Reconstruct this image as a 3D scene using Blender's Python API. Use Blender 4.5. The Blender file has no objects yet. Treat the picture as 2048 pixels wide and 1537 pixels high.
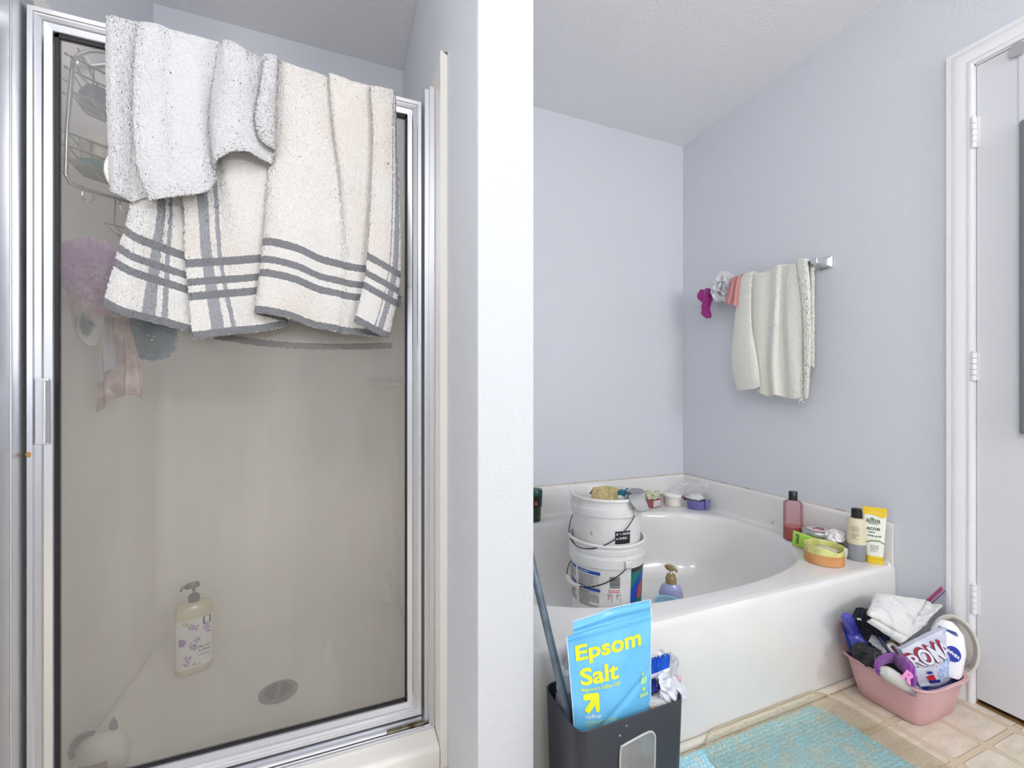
import bpy, bmesh, math, random
from mathutils import Vector, Matrix, noise, Euler
PI = math.pi
R = math.radians
sc = bpy.context.scene
COL = sc.collection
# ------------------------------------------------------------------ camera
F = 864.0; CX = 1024.0; HY = 788.0; EYE = 0.99
YAW = R(21.8)
cam_d = bpy.data.cameras.new('camera'); cam = bpy.data.objects.new('camera', cam_d); COL.objects.link(cam)
cam.location = (0, 0, EYE); cam.rotation_euler = (R(90), 0, -YAW)
cam_d.sensor_width = 36; cam_d.lens = F/2048*36; cam_d.shift_y = (HY-768.5)/2048; cam_d.clip_start = 0.02
sc.camera = cam
# ------------------------------------------------------------------ world, lights, exposure
w = bpy.data.worlds.new('world'); sc.world = w; w.use_nodes = True
w.node_tree.nodes['Background'].inputs[0].default_value = (0.8, 0.87, 1, 1)
w.node_tree.nodes['Background'].inputs[1].default_value = 0.3
sc.view_settings.view_transform = 'Standard'; sc.view_settings.look = 'None'
sc.view_settings.gamma = 1; sc.view_settings.exposure = 0.05; sc.view_settings.use_curve_mapping = False
def area(name, loc, target, sx, sy, power, color):
    l = bpy.data.lights.new(name, 'AREA'); l.shape = 'RECTANGLE'; l.size = sx; l.size_y = sy; l.energy = power; l.color = color
    o = bpy.data.objects.new(name, l); COL.objects.link(o); o.location = loc
    o.rotation_euler = (Vector(target)-Vector(loc)).to_track_quat('-Z', 'Y').to_euler(); return o
def bulb(name, loc, power, rad, color):
    l = bpy.data.lights.new(name, 'POINT'); l.shadow_soft_size = rad; l.energy = power; l.color = color
    o = bpy.data.objects.new(name, l); COL.objects.link(o); o.location = loc; return o
for k in range(4): bulb('vanity_bulb', (1.15+0.17*k, -1.82, 1.80), 13.5, 0.07, (1.0, 0.99, 0.98))
bulb('overhead_fill', (0.0, -0.7, 2.12), 18, 0.13, (1.0, 0.99, 0.98))  # unseen overhead light, added for more general ambient
bulb('overhead_fill', (-1.0, -0.4, 2.15), 20, 0.13, (1.0, 0.99, 0.98))  # unseen light at the left, added to brighten the partition's shower side
bulb('overhead_fill', (0.60, 0.25, 2.25), 3.5, 0.13, (1.0, 0.99, 0.98))  # weak unseen light, added to lift the tub alcove and its ceiling
sc.cycles.max_bounces = 14; sc.cycles.diffuse_bounces = 8; sc.cycles.transparent_max_bounces = 24

# ------------------------------------------------------------------ pixel -> place on a known plane
def ray(u, v):
    s, c = math.sin(YAW), math.cos(YAW)
    return Vector((F*s+(u-CX)*c, F*c-(u-CX)*s, HY-v))
def atY(u, v, Y): d = ray(u, v); return Vector((0, 0, EYE))+d*(Y/d.y)
def atX(u, v, X): d = ray(u, v); return Vector((0, 0, EYE))+d*(X/d.x)
def atZ(u, v, Z): d = ray(u, v); return Vector((0, 0, EYE))+d*((Z-EYE)/d.z)

# ------------------------------------------------------------------ materials
def lin(c):
    return tuple(((x/255)/12.92 if x/255 <= 0.04045 else ((x/255+0.055)/1.055)**2.4) for x in c)+(1,)
MATS = {}
def mat(name, rgb, rough=0.5, metal=0.0, bump=None, spec=0.5, alpha=1.0, trans=0.0, sheen=0.0, mottled=None, coat=0.0, sss=0.0):
    if name in MATS: return MATS[name]
    m = bpy.data.materials.new(name); m.use_nodes = True; nt = m.node_tree; b = nt.nodes['Principled BSDF']
    b.inputs['Base Color'].default_value = lin(rgb); b.inputs['Roughness'].default_value = rough
    b.inputs['Metallic'].default_value = metal; b.inputs['Specular IOR Level'].default_value = spec
    b.inputs['Alpha'].default_value = alpha; b.inputs['Transmission Weight'].default_value = trans
    b.inputs['Sheen Weight'].default_value = sheen; b.inputs['Coat Weight'].default_value = coat
    tc = nt.nodes.new('ShaderNodeTexCoord')
    if mottled:
        rgb2, scale, lo, hi = mottled
        n = nt.nodes.new('ShaderNodeTexNoise'); n.inputs['Scale'].default_value = scale; n.inputs['Detail'].default_value = 5
        r = nt.nodes.new('ShaderNodeMapRange'); r.inputs['From Min'].default_value = lo; r.inputs['From Max'].default_value = hi
        x = nt.nodes.new('ShaderNodeMix'); x.data_type = 'RGBA'; x.inputs['A'].default_value = lin(rgb); x.inputs['B'].default_value = lin(rgb2)
        nt.links.new(tc.outputs['Object'], n.inputs['Vector']); nt.links.new(n.outputs['Fac'], r.inputs['Value'])
        nt.links.new(r.outputs['Result'], x.inputs['Factor']); nt.links.new(x.outputs['Result'], b.inputs['Base Color'])
    if bump:
        scale, dist = bump[0], bump[1]
        n = nt.nodes.new('ShaderNodeTexNoise'); n.inputs['Scale'].default_value = scale; n.inputs['Detail'].default_value = 3
        bp = nt.nodes.new('ShaderNodeBump'); bp.inputs['Strength'].default_value = 1; bp.inputs['Distance'].default_value = dist
        nt.links.new(tc.outputs['Object'], n.inputs['Vector']); nt.links.new(n.outputs['Fac'], bp.inputs['Height'])
        nt.links.new(bp.outputs['Normal'], b.inputs['Normal'])
    MATS[name] = m; return m
wall_m = mat('blue_grey_paint', (212, 215, 221), 0.6, bump=(170, 0.0016), spec=0.3)
endw_m = mat('white_paint', (203, 206, 210), 0.55, bump=(170, 0.0014), spec=0.3)
ceil_m = mat('ceiling_paint', (236, 236, 238), 0.85, bump=(130, 0.0035), spec=0.2)
trim_m = mat('trim_white', (228, 228, 230), 0.35)
door_m = mat('door_white', (216, 217, 221), 0.4, bump=(300, 0.0002))
tub_m = mat('tub_acrylic', (224, 223, 221), 0.16, coat=0.3, mottled=((219, 217, 212), 5, 0.45, 0.75))
sur_m = mat('shower_fibreglass', (234, 231, 226), 0.3, mottled=((230, 226, 219), 3, 0.4, 0.7))
caulk_m = mat('caulk', (205, 196, 182), 0.7, mottled=((140, 130, 115), 30, 0.5, 0.75))
chrome_m = mat('polished_aluminium', (226, 227, 231), 0.26, 1.0)
satin_m = mat('satin_aluminium', (216, 218, 222), 0.42, 1.0)
wire_m = mat('chrome_wire', (190, 192, 196), 0.2, 1.0)
black_m = mat('black_rubber', (18, 18, 26), 0.5)
grime_m = mat('grimy_aluminium', (150, 142, 128), 0.45, 0.7, mottled=((90, 70, 48), 45, 0.5, 0.65))
white_pl = mat('white_plastic', (232, 232, 232), 0.35)
black_pl = mat('black_plastic', (22, 22, 24), 0.3)

def floor_material():
    m = bpy.data.materials.new('vinyl_tile'); m.use_nodes = True; nt = m.node_tree; b = nt.nodes['Principled BSDF']; L = nt.links.new
    tc = nt.nodes.new('ShaderNodeTexCoord'); sp = nt.nodes.new('ShaderNodeSeparateXYZ'); L(tc.outputs['Object'], sp.inputs[0])
    def M(op, a, b_=None, c=None):
        n = nt.nodes.new('ShaderNodeMath'); n.operation = op
        for i, q in enumerate((a, b_, c)):
            if q is None: continue
            if isinstance(q, (int, float)): n.inputs[i].default_value = q
            else: L(q, n.inputs[i])
        return n.outputs[0]
    P = 0.1525
    def edge(out, off):   # distance in metres from the nearest joint line
        f = M('FRACT', M('DIVIDE', M('SUBTRACT', out, off-P*40), P))
        return M('MULTIPLY', M('SUBTRACT', 0.5, M('ABSOLUTE', M('SUBTRACT', f, 0.5))), P)
    ex = edge(sp.outputs[0], 1.540); ey = edge(sp.outputs[1], 0.634)
    # rounded corner square: distance to rounded rectangle
    rr = 0.012; a0 = 0.0075
    qx = M('MAXIMUM', M('SUBTRACT', a0+rr, ex), 0.0); qy = M('MAXIMUM', M('SUBTRACT', a0+rr, ey), 0.0)
    dist = M('SUBTRACT', M('SQRT', M('ADD', M('MULTIPLY', qx, qx), M('MULTIPLY', qy, qy))), rr)
    inner = M('MINIMUM', ex, ey)
    joint = nt.nodes.new('ShaderNodeMapRange'); joint.inputs['From Min'].default_value = -0.001; joint.inputs['From Max'].default_value = 0.0012
    L(dist, joint.inputs['Value'])
    line = nt.nodes.new('ShaderNodeMapRange'); L(M('ABSOLUTE', dist), line.inputs['Value'])
    line.inputs['From Min'].default_value = 0.0002; line.inputs['From Max'].default_value = 0.0016; line.inputs['To Min'].default_value = 1; line.inputs['To Max'].default_value = 0
    n1 = nt.nodes.new('ShaderNodeTexNoise'); n1.inputs['Scale'].default_value = 9; n1.inputs['Detail'].default_value = 8; n1.inputs['Roughness'].default_value = 0.7
    mp = nt.nodes.new('ShaderNodeMapping'); mp.inputs['Rotation'].default_value = (0, 0, R(50)); mp.inputs['Scale'].default_value = (1, 4, 1)
    L(tc.outputs['Object'], mp.inputs[0]); L(mp.outputs[0], n1.inputs['Vector'])
    cr = nt.nodes.new('ShaderNodeValToRGB'); L(n1.outputs['Fac'], cr.inputs[0])
    e = cr.color_ramp.elements; e[0].position = 0.3; e[0].color = lin((196, 184, 164)); e[1].position = 0.62; e[1].color = lin((220, 212, 196))
    x1 = nt.nodes.new('ShaderNodeMix'); x1.data_type = 'RGBA'; L(joint.outputs[0], x1.inputs['Factor']); L(cr.outputs[0], x1.inputs['A']); x1.inputs['B'].default_value = lin((205, 190, 164))
    x2 = nt.nodes.new('ShaderNodeMix'); x2.data_type = 'RGBA'; L(M('MULTIPLY', line.outputs[0], 0.7), x2.inputs['Factor']); L(x1.outputs['Result'], x2.inputs['A']); x2.inputs['B'].default_value = lin((166, 148, 118))
    L(x2.outputs['Result'], b.inputs['Base Color']); b.inputs['Roughness'].default_value = 0.42
    bp = nt.nodes.new('ShaderNodeBump'); bp.inputs['Distance'].default_value = 0.0015; bp.inputs['Strength'].default_value = 0.6; bp.invert = True
    L(line.outputs[0], bp.inputs['Height']); L(bp.outputs[0], b.inputs['Normal'])
    return m

def glassy(name, tint, gloss_rough, haze, haze_col, fres=1.5, grime=0.0):
    """thin clear sheet: see-through, mirrors a little, a film of soap haze on it"""
    m = bpy.data.materials.new(name); m.use_nodes = True; nt = m.node_tree; nt.nodes.clear(); L = nt.links.new
    out = nt.nodes.new('ShaderNodeOutputMaterial'); t = nt.nodes.new('ShaderNodeBsdfTransparent'); t.inputs[0].default_value = lin(tint)
    g = nt.nodes.new('ShaderNodeBsdfGlossy'); g.inputs['Roughness'].default_value = gloss_rough; g.inputs['Color'].default_value = (1, 1, 1, 1)
    fr = nt.nodes.new('ShaderNodeFresnel'); fr.inputs['IOR'].default_value = fres
    mx = nt.nodes.new('ShaderNodeMixShader'); L(fr.outputs[0], mx.inputs[0]); L(t.outputs[0], mx.inputs[1]); L(g.outputs[0], mx.inputs[2])
    d = nt.nodes.new('ShaderNodeBsdfDiffuse'); d.inputs[0].default_value = lin(haze_col)
    tr = nt.nodes.new('ShaderNodeBsdfTranslucent'); tr.inputs[0].default_value = lin(haze_col)
    dt = nt.nodes.new('ShaderNodeMixShader'); dt.inputs[0].default_value = 0.4; L(d.outputs[0], dt.inputs[1]); L(tr.outputs[0], dt.inputs[2])
    m2 = nt.nodes.new('ShaderNodeMixShader'); L(mx.outputs[0], m2.inputs[1]); L(dt.outputs[0], m2.inputs[2])
    if grime:
        tc = nt.nodes.new('ShaderNodeTexCoord'); n = nt.nodes.new('ShaderNodeTexNoise'); n.inputs['Scale'].default_value = 4; n.inputs['Detail'].default_value = 6
        mp = nt.nodes.new('ShaderNodeMapping'); mp.inputs['Scale'].default_value = (2.5, 1, 0.35); L(tc.outputs['Object'], mp.inputs[0]); L(mp.outputs[0], n.inputs['Vector'])
        r = nt.nodes.new('ShaderNodeMapRange'); r.inputs['From Min'].default_value = 0.3; r.inputs['From Max'].default_value = 0.75
        r.inputs['To Min'].default_value = haze; r.inputs['To Max'].default_value = haze+grime
        L(n.outputs['Fac'], r.inputs['Value']); L(r.outputs[0], m2.inputs[0])
    else: m2.inputs[0].default_value = haze
    L(m2.outputs[0], out.inputs[0]); return m
glass_m = glassy('hazy_shower_glass', (246, 246, 244), 0.02, 0.19, (224, 220, 214), 1.45, 0.12)
clearp_m = glassy('clear_plastic', (240, 240, 240), 0.12, 0.22, (225, 225, 225))
bag_m = glassy('thin_plastic_bag', (245, 245, 248), 0.25, 0.45, (235, 236, 240))

# ------------------------------------------------------------------ mesh helpers
class G:
    """vertices and faces gathered for ONE mesh object"""
    def __init__(s): s.v = []; s.f = []; s.uv = None
    def add(s, v, f):
        o = len(s.v); s.v += [Vector(p) for p in v]; s.f += [tuple(i+o for i in q) for q in f]; return s
    def box(s, x0, x1, y0, y1, z0, z1):
        return s.add([(x0,y0,z0),(x1,y0,z0),(x1,y1,z0),(x0,y1,z0),(x0,y0,z1),(x1,y0,z1),(x1,y1,z1),(x0,y1,z1)],
                     [(0,3,2,1),(4,5,6,7),(0,1,5,4),(1,2,6,5),(2,3,7,6),(3,0,4,7)])
    def loft(s, secs, seg=40, cap0=True, cap1=True):
        """secs: (z, rx, ry, power, cx, cy)"""
        v = []; f = []
        for q in secs:
            z, rx, ry = q[:3]; n = q[3] if len(q) > 3 else 2; cx = q[4] if len(q) > 4 else 0; cy = q[5] if len(q) > 5 else 0
            for i in range(seg):
                a = 2*PI*i/seg; c, d = math.cos(a), math.sin(a); e = 2/n
                v.append((cx+rx*math.copysign(abs(c)**e, c), cy+ry*math.copysign(abs(d)**e, d), z))
        for k in range(len(secs)-1):
            for i in range(seg):
                j = (i+1) % seg; f.append((k*seg+i, k*seg+j, (k+1)*seg+j, (k+1)*seg+i))
        if cap0: f.append(tuple(range(seg-1, -1, -1)))
        if cap1: f.append(tuple((len(secs)-1)*seg+i for i in range(seg)))
        return s.add(v, f)
    def lathe(s, prof, seg=40, cap0=True, cap1=True): return s.loft([(z, r, r) for r, z in prof], seg, cap0, cap1)
    def tube(s, pts, r, seg=8, closed=False):
        pts = [Vector(p) for p in pts]; n = len(pts); v = []; f = []
        up = Vector((0.13, 0.21, 0.97)); rad = r if isinstance(r, (list, tuple)) else [r]*n
        for i, p in enumerate(pts):
            a = pts[(i-1) % n] if (closed or i > 0) else p; b = pts[(i+1) % n] if (closed or i < n-1) else p
            t = (b-a).normalized() if (b-a).length > 1e-9 else Vector((0,0,1))
            e1 = t.cross(up)
            if e1.length < 1e-3: e1 = t.cross(Vector((1,0,0)))
            e1.normalize(); e2 = t.cross(e1)
            for k in range(seg): q = 2*PI*k/seg; v.append(p+(e1*math.cos(q)+e2*math.sin(q))*rad[i])
        for i in range(n if closed else n-1):
            j = (i+1) % n
            for k in range(seg): l = (k+1) % seg; f.append((i*seg+k, i*seg+l, j*seg+l, j*seg+k))
        if not closed: f.append(tuple(range(seg-1,-1,-1))); f.append(tuple((n-1)*seg+k for k in range(seg)))
        return s.add(v, f)
    def grid(s, fn, nu, nv, closed=False):
        v = [fn(i/(nu if closed else nu-1), j/(nv-1)) for j in range(nv) for i in range(nu)]; f = []
        for j in range(nv-1):
            for i in range(nu if closed else nu-1):
                k = (i+1) % nu; f.append((j*nu+i, j*nu+k, (j+1)*nu+k, (j+1)*nu+i))
        return s.add(v, f)
    def blob(s, c, rad, amp, freq, seed, sub=4, ridged=False):
        bm = bmesh.new(); bmesh.ops.create_icosphere(bm, subdivisions=sub, radius=1)
        c = Vector(c); rad = Vector(rad); o = Vector((seed*7.3, seed*3.1, seed*1.7)); vs = []
        for q in bm.verts:
            d = q.co.normalized(); h = noise.fractal(d*freq+o, 0.9, 2.1, 4)
            if ridged: h = 0.5-abs(noise.noise(d*freq+o))*2 - 0.5*abs(noise.noise(d*freq*2.3+o))
            k = 1+amp*h; vs.append(c+Vector((d.x*rad.x*k, d.y*rad.y*k, d.z*rad.z*k)))
        f = [tuple(x.index for x in q.verts) for q in bm.faces]; bm.free(); return s.add(vs, f)
    def xf(s, M):
        s.v = [M @ p for p in s.v]; return s

def cr(pts, n):
    """smooth curve through points"""
    pts = [Vector(p) for p in pts]; out = []; m = len(pts)-1
    for i in range(n):
        t = i/(n-1)*m; k = min(int(t), m-1); t -= k
        p0, p1, p2, p3 = pts[max(k-1,0)], pts[k], pts[k+1], pts[min(k+2,m)]
        out.append(0.5*((2*p1)+(p2-p0)*t+(2*p0-5*p1+4*p2-p3)*t*t+(3*p1-p0-3*p2+p3)*t**3))
    return out

def put(name, g, m, parent=None, smooth=True, bevel=0, solid=0, sub=0, auto=True, uv=None, soff=0):
    """link the gathered geometry as one mesh object; a child's vertices are given in world space unless parent is rotated"""
    me = bpy.data.meshes.new(name)
    v = g.v
    if parent is not None and not parent.get('_local'):
        L = Vector((0, 0, 0)); q = parent
        while q is not None: L = L+q.location; q = q.parent
        v = [p-L for p in v]
    me.from_pydata([tuple(p) for p in v], [], g.f); me.update()
    me.materials.append(m)
    if uv is not None:
        ul = me.uv_layers.new(name='UVMap')
        for lp in me.loops: ul.data[lp.index].uv = uv[lp.vertex_index]
    o = bpy.data.objects.new(name, me); COL.objects.link(o)
    if smooth:
        me.polygons.foreach_set('use_smooth', [True]*len(me.polygons))
        if auto:
            try: me.set_sharp_from_angle(angle=R(40))
            except Exception: pass
    if bevel: b = o.modifiers.new('b', 'BEVEL'); b.width = bevel; b.segments = 3; b.limit_method = 'ANGLE'
    if solid: q = o.modifiers.new('s', 'SOLIDIFY'); q.thickness = solid; q.offset = soff
    if sub: q = o.modifiers.new('u', 'SUBSURF'); q.levels = sub; q.render_levels = sub
    if parent is not None: o.parent = parent
    return o
def tag(o, label, cat, group=None, kind=None):
    if label: o['label'] = label
    if cat: o['category'] = cat
    if group: o['group'] = group
    if kind: o['kind'] = kind
    return o
def thing(name, label, cat, loc=(0,0,0), rot=None, group=None):
    """an Empty at the thing's base; with rot given, the parts are built in its own local frame"""
    o = bpy.data.objects.new(name, None); COL.objects.link(o); o.location = loc; o.empty_display_size = 0.02
    if rot is not None: o.rotation_euler = rot; o['_local'] = 1
    return tag(o, label, cat, group)
def struct(name, g, m, **k): o = put(name, g, m, **k); o['kind'] = 'structure'; return o

_tc = {}
def text_g(body, size, bold=0.0, align='LEFT', spacing=1.0, maxlen=None):
    cu = bpy.data.curves.new('t', 'FONT'); cu.body = body; cu.size = size; cu.offset = bold; cu.align_x = align; cu.space_character = spacing
    cu.resolution_u = 4
    o = bpy.data.objects.new('t', cu); COL.objects.link(o); dg = bpy.context.evaluated_depsgraph_get(); dg.update()
    me = bpy.data.meshes.new_from_object(o.evaluated_get(dg)); bpy.data.objects.remove(o); bpy.data.curves.remove(cu)
    bm = bmesh.new(); bm.from_mesh(me); bmesh.ops.remove_doubles(bm, verts=bm.verts, dist=1e-6)
    bmesh.ops.triangulate(bm, faces=bm.faces)
    if maxlen:
        for _ in range(3):
            e = [x for x in bm.edges if x.calc_length() > maxlen]
            if not e: break
            bmesh.ops.subdivide_edges(bm, edges=e, cuts=1); bmesh.ops.triangulate(bm, faces=bm.faces)
    g = G().add([v.co.copy() for v in bm.verts], [tuple(v.index for v in f.verts) for f in bm.faces]) if len(bm.verts) else G()
    bm.free(); bpy.data.meshes.remove(me); return g
def poly_g(pts, maxlen=None):
    bm = bmesh.new(); f = bm.faces.new([bm.verts.new((x, y, 0)) for x, y in pts]); bmesh.ops.triangulate(bm, faces=[f])
    if maxlen:
        for _ in range(4):
            e = [x for x in bm.edges if x.calc_length() > maxlen]
            if not e: break
            bmesh.ops.subdivide_edges(bm, edges=e, cuts=1); bmesh.ops.triangulate(bm, faces=bm.faces)
    bm.verts.index_update()
    g = G().add([v.co.copy() for v in bm.verts], [tuple(v.index for v in f.verts) for f in bm.faces]); bm.free(); return g
def mapped(g, fn):
    g.v = [Vector(fn(p.x, p.y)) for p in g.v]; return g
def rrect(x0, x1, y0, y1, r, n=5):
    out = []
    for cx, cy, a in ((x1-r, y0+r, -90), (x1-r, y1-r, 0), (x0+r, y1-r, 90), (x0+r, y0+r, 180)):
        for i in range(n+1): q = R(a+90*i/n); out.append((cx+r*math.cos(q), cy+r*math.sin(q)))
    return out

# ================================================================== ROOM
XR, YB, ZC = 1.888, 1.997, 2.451
XP0, XP1, YP = 0.268, 0.396, 0.864
XL = -0.645
struct('floor', G().box(-1.7, 2.05, -2.05, 2.1, -0.05, 0), floor_material(), smooth=False)
struct('ceiling', G().box(-1.7, 2.05, -2.05, 2.1, ZC, ZC+0.05), ceil_m, smooth=False)
struct('wall_back', G().box(-0.78, 2.0, YB, YB+0.1, 0, ZC), wall_m, smooth=False)
DY0, DY1, DZ = -0.04, 0.734, 2.043
g = G().box(XR, XR+0.12, DY1, YB, 0, ZC); g.box(XR, XR+0.12, -2.0, DY0, 0, ZC); g.box(XR, XR+0.12, DY0, DY1, DZ, ZC)
struct('wall_right', g, wall_m, smooth=False)
# partition between shower and bath; its narrow end faces the room
struct('wall_partition', G().box(XP0, XP1, YP, YB, 0, ZC), wall_m, bevel=0.006)
struct('wall_shower_left', G().box(XL-0.11, XL, 1.06, YB, 0, ZC), wall_m, smooth=False)
struct('wall_left', G().box(-1.7, -1.6, -2.0, 1.16, 0, ZC), wall_m, smooth=False)
struct('wall_left_return', G().box(-1.6, XL-0.11, 1.06, 1.16, 0, ZC), wall_m, smooth=False)
struct('wall_front', G().box(-1.7, 2.0, -2.1, -2.0, 0, ZC), wall_m, smooth=False)
# plaster face on the partition end, with a chip knocked out of its lower left corner
g = G().box(XP0+0.001, XP1-0.001, YP-0.002, YP, 0.0, ZC-0.001)
struct('trim_partition_end', g, endw_m, smooth=False)
g = G(); c = Vector((XP0+0.002, YP-0.0025, 0))
pts = [(0, 0.118), (0.004, 0.108), (0.0025, 0.095), (0.005, 0.08), (0.003, 0.06), (0, 0.045), (-0.0015, 0.08)]
g.add([(c.x+a, c.y-0.0005, z) for a, z in pts], [tuple(range(len(pts)))])
struct('trim_plaster_chip', g, mat('bare_plaster', (105, 100, 98), 0.9), smooth=False)

# ---- door, casing, hinges
d = thing('door_1', 'flat white hinged door at the right edge of the photo', 'door', (XR+0.004, DY1, 0)); d['kind'] = 'structure'
put('door_leaf', G().box(XR+0.002, XR+0.037, DY0+0.004, DY1-0.004, 0.017, DZ-0.006), door_m, d, bevel=0.0015)
hin_m = mat('painted_hinge', (226, 226, 228), 0.35)
for z0, z1 in ((1.775, 1.872), (1.032, 1.122), (0.288, 0.380)):
    h = G(); n = 5
    for i in range(n):
        a = z0+(z1-z0)*i/n; b = z0+(z1-z0)*(i+1)/n-0.0012
        h.loft([(a, 0.0075, 0.0075), (b, 0.0075, 0.0075)], 16)
    h.loft([(z1, 0.005, 0.005), (z1+0.004, 0.0045, 0.0045), (z1+0.006, 0.001, 0.001)], 12)
    h.v = [p+Vector((XR-0.008, DY1-0.001, 0)) for p in h.v]
    h.box(XR-0.0015, XR+0.003, DY1-0.012, DY1-0.002, z0, z1)
    put('hinge', h, hin_m, d)
def casing_profile():   # (across, proud) across measured away from the opening
    return [(0, 0), (0, 0.007), (0.004, 0.011), (0.010, 0.0125), (0.016, 0.010), (0.020, 0.012), (0.034, 0.017), (0.046, 0.018), (0.050, 0.0165), (0.054, 0.018), (0.062, 0.018), (0.064, 0.016), (0.064, 0)]
pf = casing_profile(); n = len(pf)
loops = []
for (yy, zz, sy, sz) in ((DY1, 0.0, 1, 0), (DY1, DZ, 1, 1), (DY0, DZ, -1, 1), (DY0, 0.0, -1, 0)):
    loops.append([(XR-p, yy+sy*a, zz+sz*a) for a, p in pf])
g = G(); v = [q for l in loops for q in l]; f = []
for k in range(3):
    for i in range(n-1): f.append((k*n+i, k*n+i+1, (k+1)*n+i+1, (k+1)*n+i))
g.add(v, f); struct('trim_door_casing', g, trim_m)
g = G().box(XR, XR+0.12, DY1-0.003, DY1+0.0, 0, DZ).box(XR, XR+0.12, DY0, DY0+0.003, 0, DZ).box(XR, XR+0.12, DY0, DY1, DZ-0.004, DZ)
struct('trim_door_jamb', g, trim_m, smooth=False)
struct('trim_threshold', G().box(XR+0.0, XR+0.14, DY0, DY1-0.003, 0.0005, 0.007), mat('brass_threshold', (150, 118, 72), 0.35, 0.6, mottled=((92, 66, 38), 30, 0.4, 0.6)), bevel=0.002)
struct('wall_beyond_door', G().box(XR+0.6, XR+0.65, -0.6, 1.4, 0, 2.3), mat('brown_hall', (120, 105, 90), 0.8), smooth=False)  # hall wall past the door, plain brown
struct('floor_beyond_door', G().box(XR+0.16, XR+0.6, -0.6, 1.4, -0.05, 0), mat('hall_carpet', (150, 130, 108), 0.9), smooth=False)
struct('baseboard_right', G().box(XR-0.012, XR, DY1+0.064, 0.943, 0, 0.07), trim_m, bevel=0.003)
struct('baseboard_tub', G().box(XP1+0.001, XR-0.012, 0.926, 0.944, 0, 0.021), mat('quarter_round', (216, 208, 194), 0.45), bevel=0.008)
struct('trim_caulk', G().tube([(XP1+0.005, YB-0.003, 0.519), (XR-0.004, YB-0.003, 0.519), (XR-0.004, 0.95, 0.519)], 0.0032, 6), caulk_m)

# mirror hung over the door, only its edge in view
mt = thing('door_mirror', 'grey-edged mirror hanging on the door, only its left edge in view', 'mirror', (XR-0.012, 0.45, 0.87))
g = G().box(XR-0.020, XR-0.001, 0.27, 0.632, 0.87, 1.80); put('mirror_frame', g, mat('mirror_edge', (120, 122, 126), 0.4), mt, bevel=0.008)
put('mirror_glass', G().box(XR-0.022, XR-0.0203, 0.285, 0.617, 0.885, 1.785), mat('mirror', (235, 238, 240), 0.02, 1.0), mt, smooth=False)
for yy in (0.637, 0.30):
    h = G(); h.tube(cr([(XR-0.004, yy, 1.79), (XR-0.004, yy, 1.9), (XR-0.004, yy, 2.034)], 6), 0.001, 6)
    h.lathe([(0.019, -0.003), (0.019, 0.003)], 24); k = len(h.v)-48
    for i in range(k, len(h.v)): p = h.v[i]; h.v[i] = Vector((XR-0.008+p.z, yy+p.x, 2.018+p.y))
    put('hook', h, mat('hook_grey', (165, 166, 170), 0.35), mt)

# ================================================================== BATHTUB
tub = thing('bathtub', 'cream oval soaking tub set in a raised deck in the corner', 'bathtub', (1.14, 1.45, 0))
TZ = 0.365; TY = 0.945; OC = Vector((1.12, 1.465)); OA, OB, ON = 0.688, 0.43, 2.5
def oval(a, k, n=ON):
    c, s_ = math.cos(a), math.sin(a); e = 2/n
    return Vector((OC.x+OA*k*math.copysign(abs(c)**e, c), OC.y+OB*k*math.copysign(abs(s_)**e, s_)))
NS = 160
def rectpt(a):
    # point on the deck's rectangle seen from the oval centre
    x0, x1, y0, y1 = XP1+0.002, 1.862, TY+0.03, 1.958
    dx, dy = oval(a, 1.0)-OC; t = 1e9
    if dx > 1e-6: t = min(t, (x1-OC.x)/dx)
    if dx < -1e-6: t = min(t, (x0-OC.x)/dx)
    if dy > 1e-6: t = min(t, (y1-OC.y)/dy)
    if dy < -1e-6: t = min(t, (y0-OC.y)/dy)
    return OC+Vector((dx, dy))*t
angs = [2*PI*i/NS for i in range(NS)]
# add exact corner directions
def build_rings():
    rings = []
    rings.append([Vector((*(OC+(rectpt(a)-OC)), TZ)) for a in angs])
    rings.append([Vector((*(rectpt(a)*0.5+oval(a, 1.03)*0.5), TZ)) for a in angs])
    for k, z in ((1.03, 0), (1.012, -0.0015), (1.0, -0.006), (0.99, -0.014), (0.983, -0.028), (0.965, -0.09), (0.945, -0.16), (0.92, -0.23), (0.885, -0.28), (0.83, -0.312), (0.74, -0.328), (0.5, -0.333), (0.2, -0.335)):
        rings.append([Vector((*oval(a, k, ON-0.2*(1-k)), TZ+z)) for a in angs])
    return rings
rg = build_rings()
for cx, cy in ((XP1+0.002, TY+0.03), (1.862, TY+0.03), (1.862, 1.958), (XP1+0.002, 1.958)):
    i = min(range(NS), key=lambda i: (rg[0][i].xy-Vector((cx, cy))).length); rg[0][i] = Vector((cx, cy, TZ))
g = G(); v = [p for r_ in rg for p in r_]; f = []
for k in range(len(rg)-1):
    for i in range(NS): j = (i+1) % NS; f.append((k*NS+i, k*NS+j, (k+1)*NS+j, (k+1)*NS+i))
f.append(tuple((len(rg)-1)*NS+i for i in range(NS))); g.add(v, f)
x0, x1 = XP1+0.002, XR-0.001
fr = [(TY+0.03, TZ), (TY+0.02, TZ), (TY+0.010, TZ-0.003), (TY+0.004, TZ-0.009), (TY, TZ-0.02), (TY-0.001, 0.20), (TY, 0.0)]
v = [(x0, y, z) for y, z in fr]+[(x1, y, z) for y, z in fr]; n = len(fr)
g.add(v, [(i, i+1, n+i+1, n+i) for i in range(n-1)])
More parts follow.
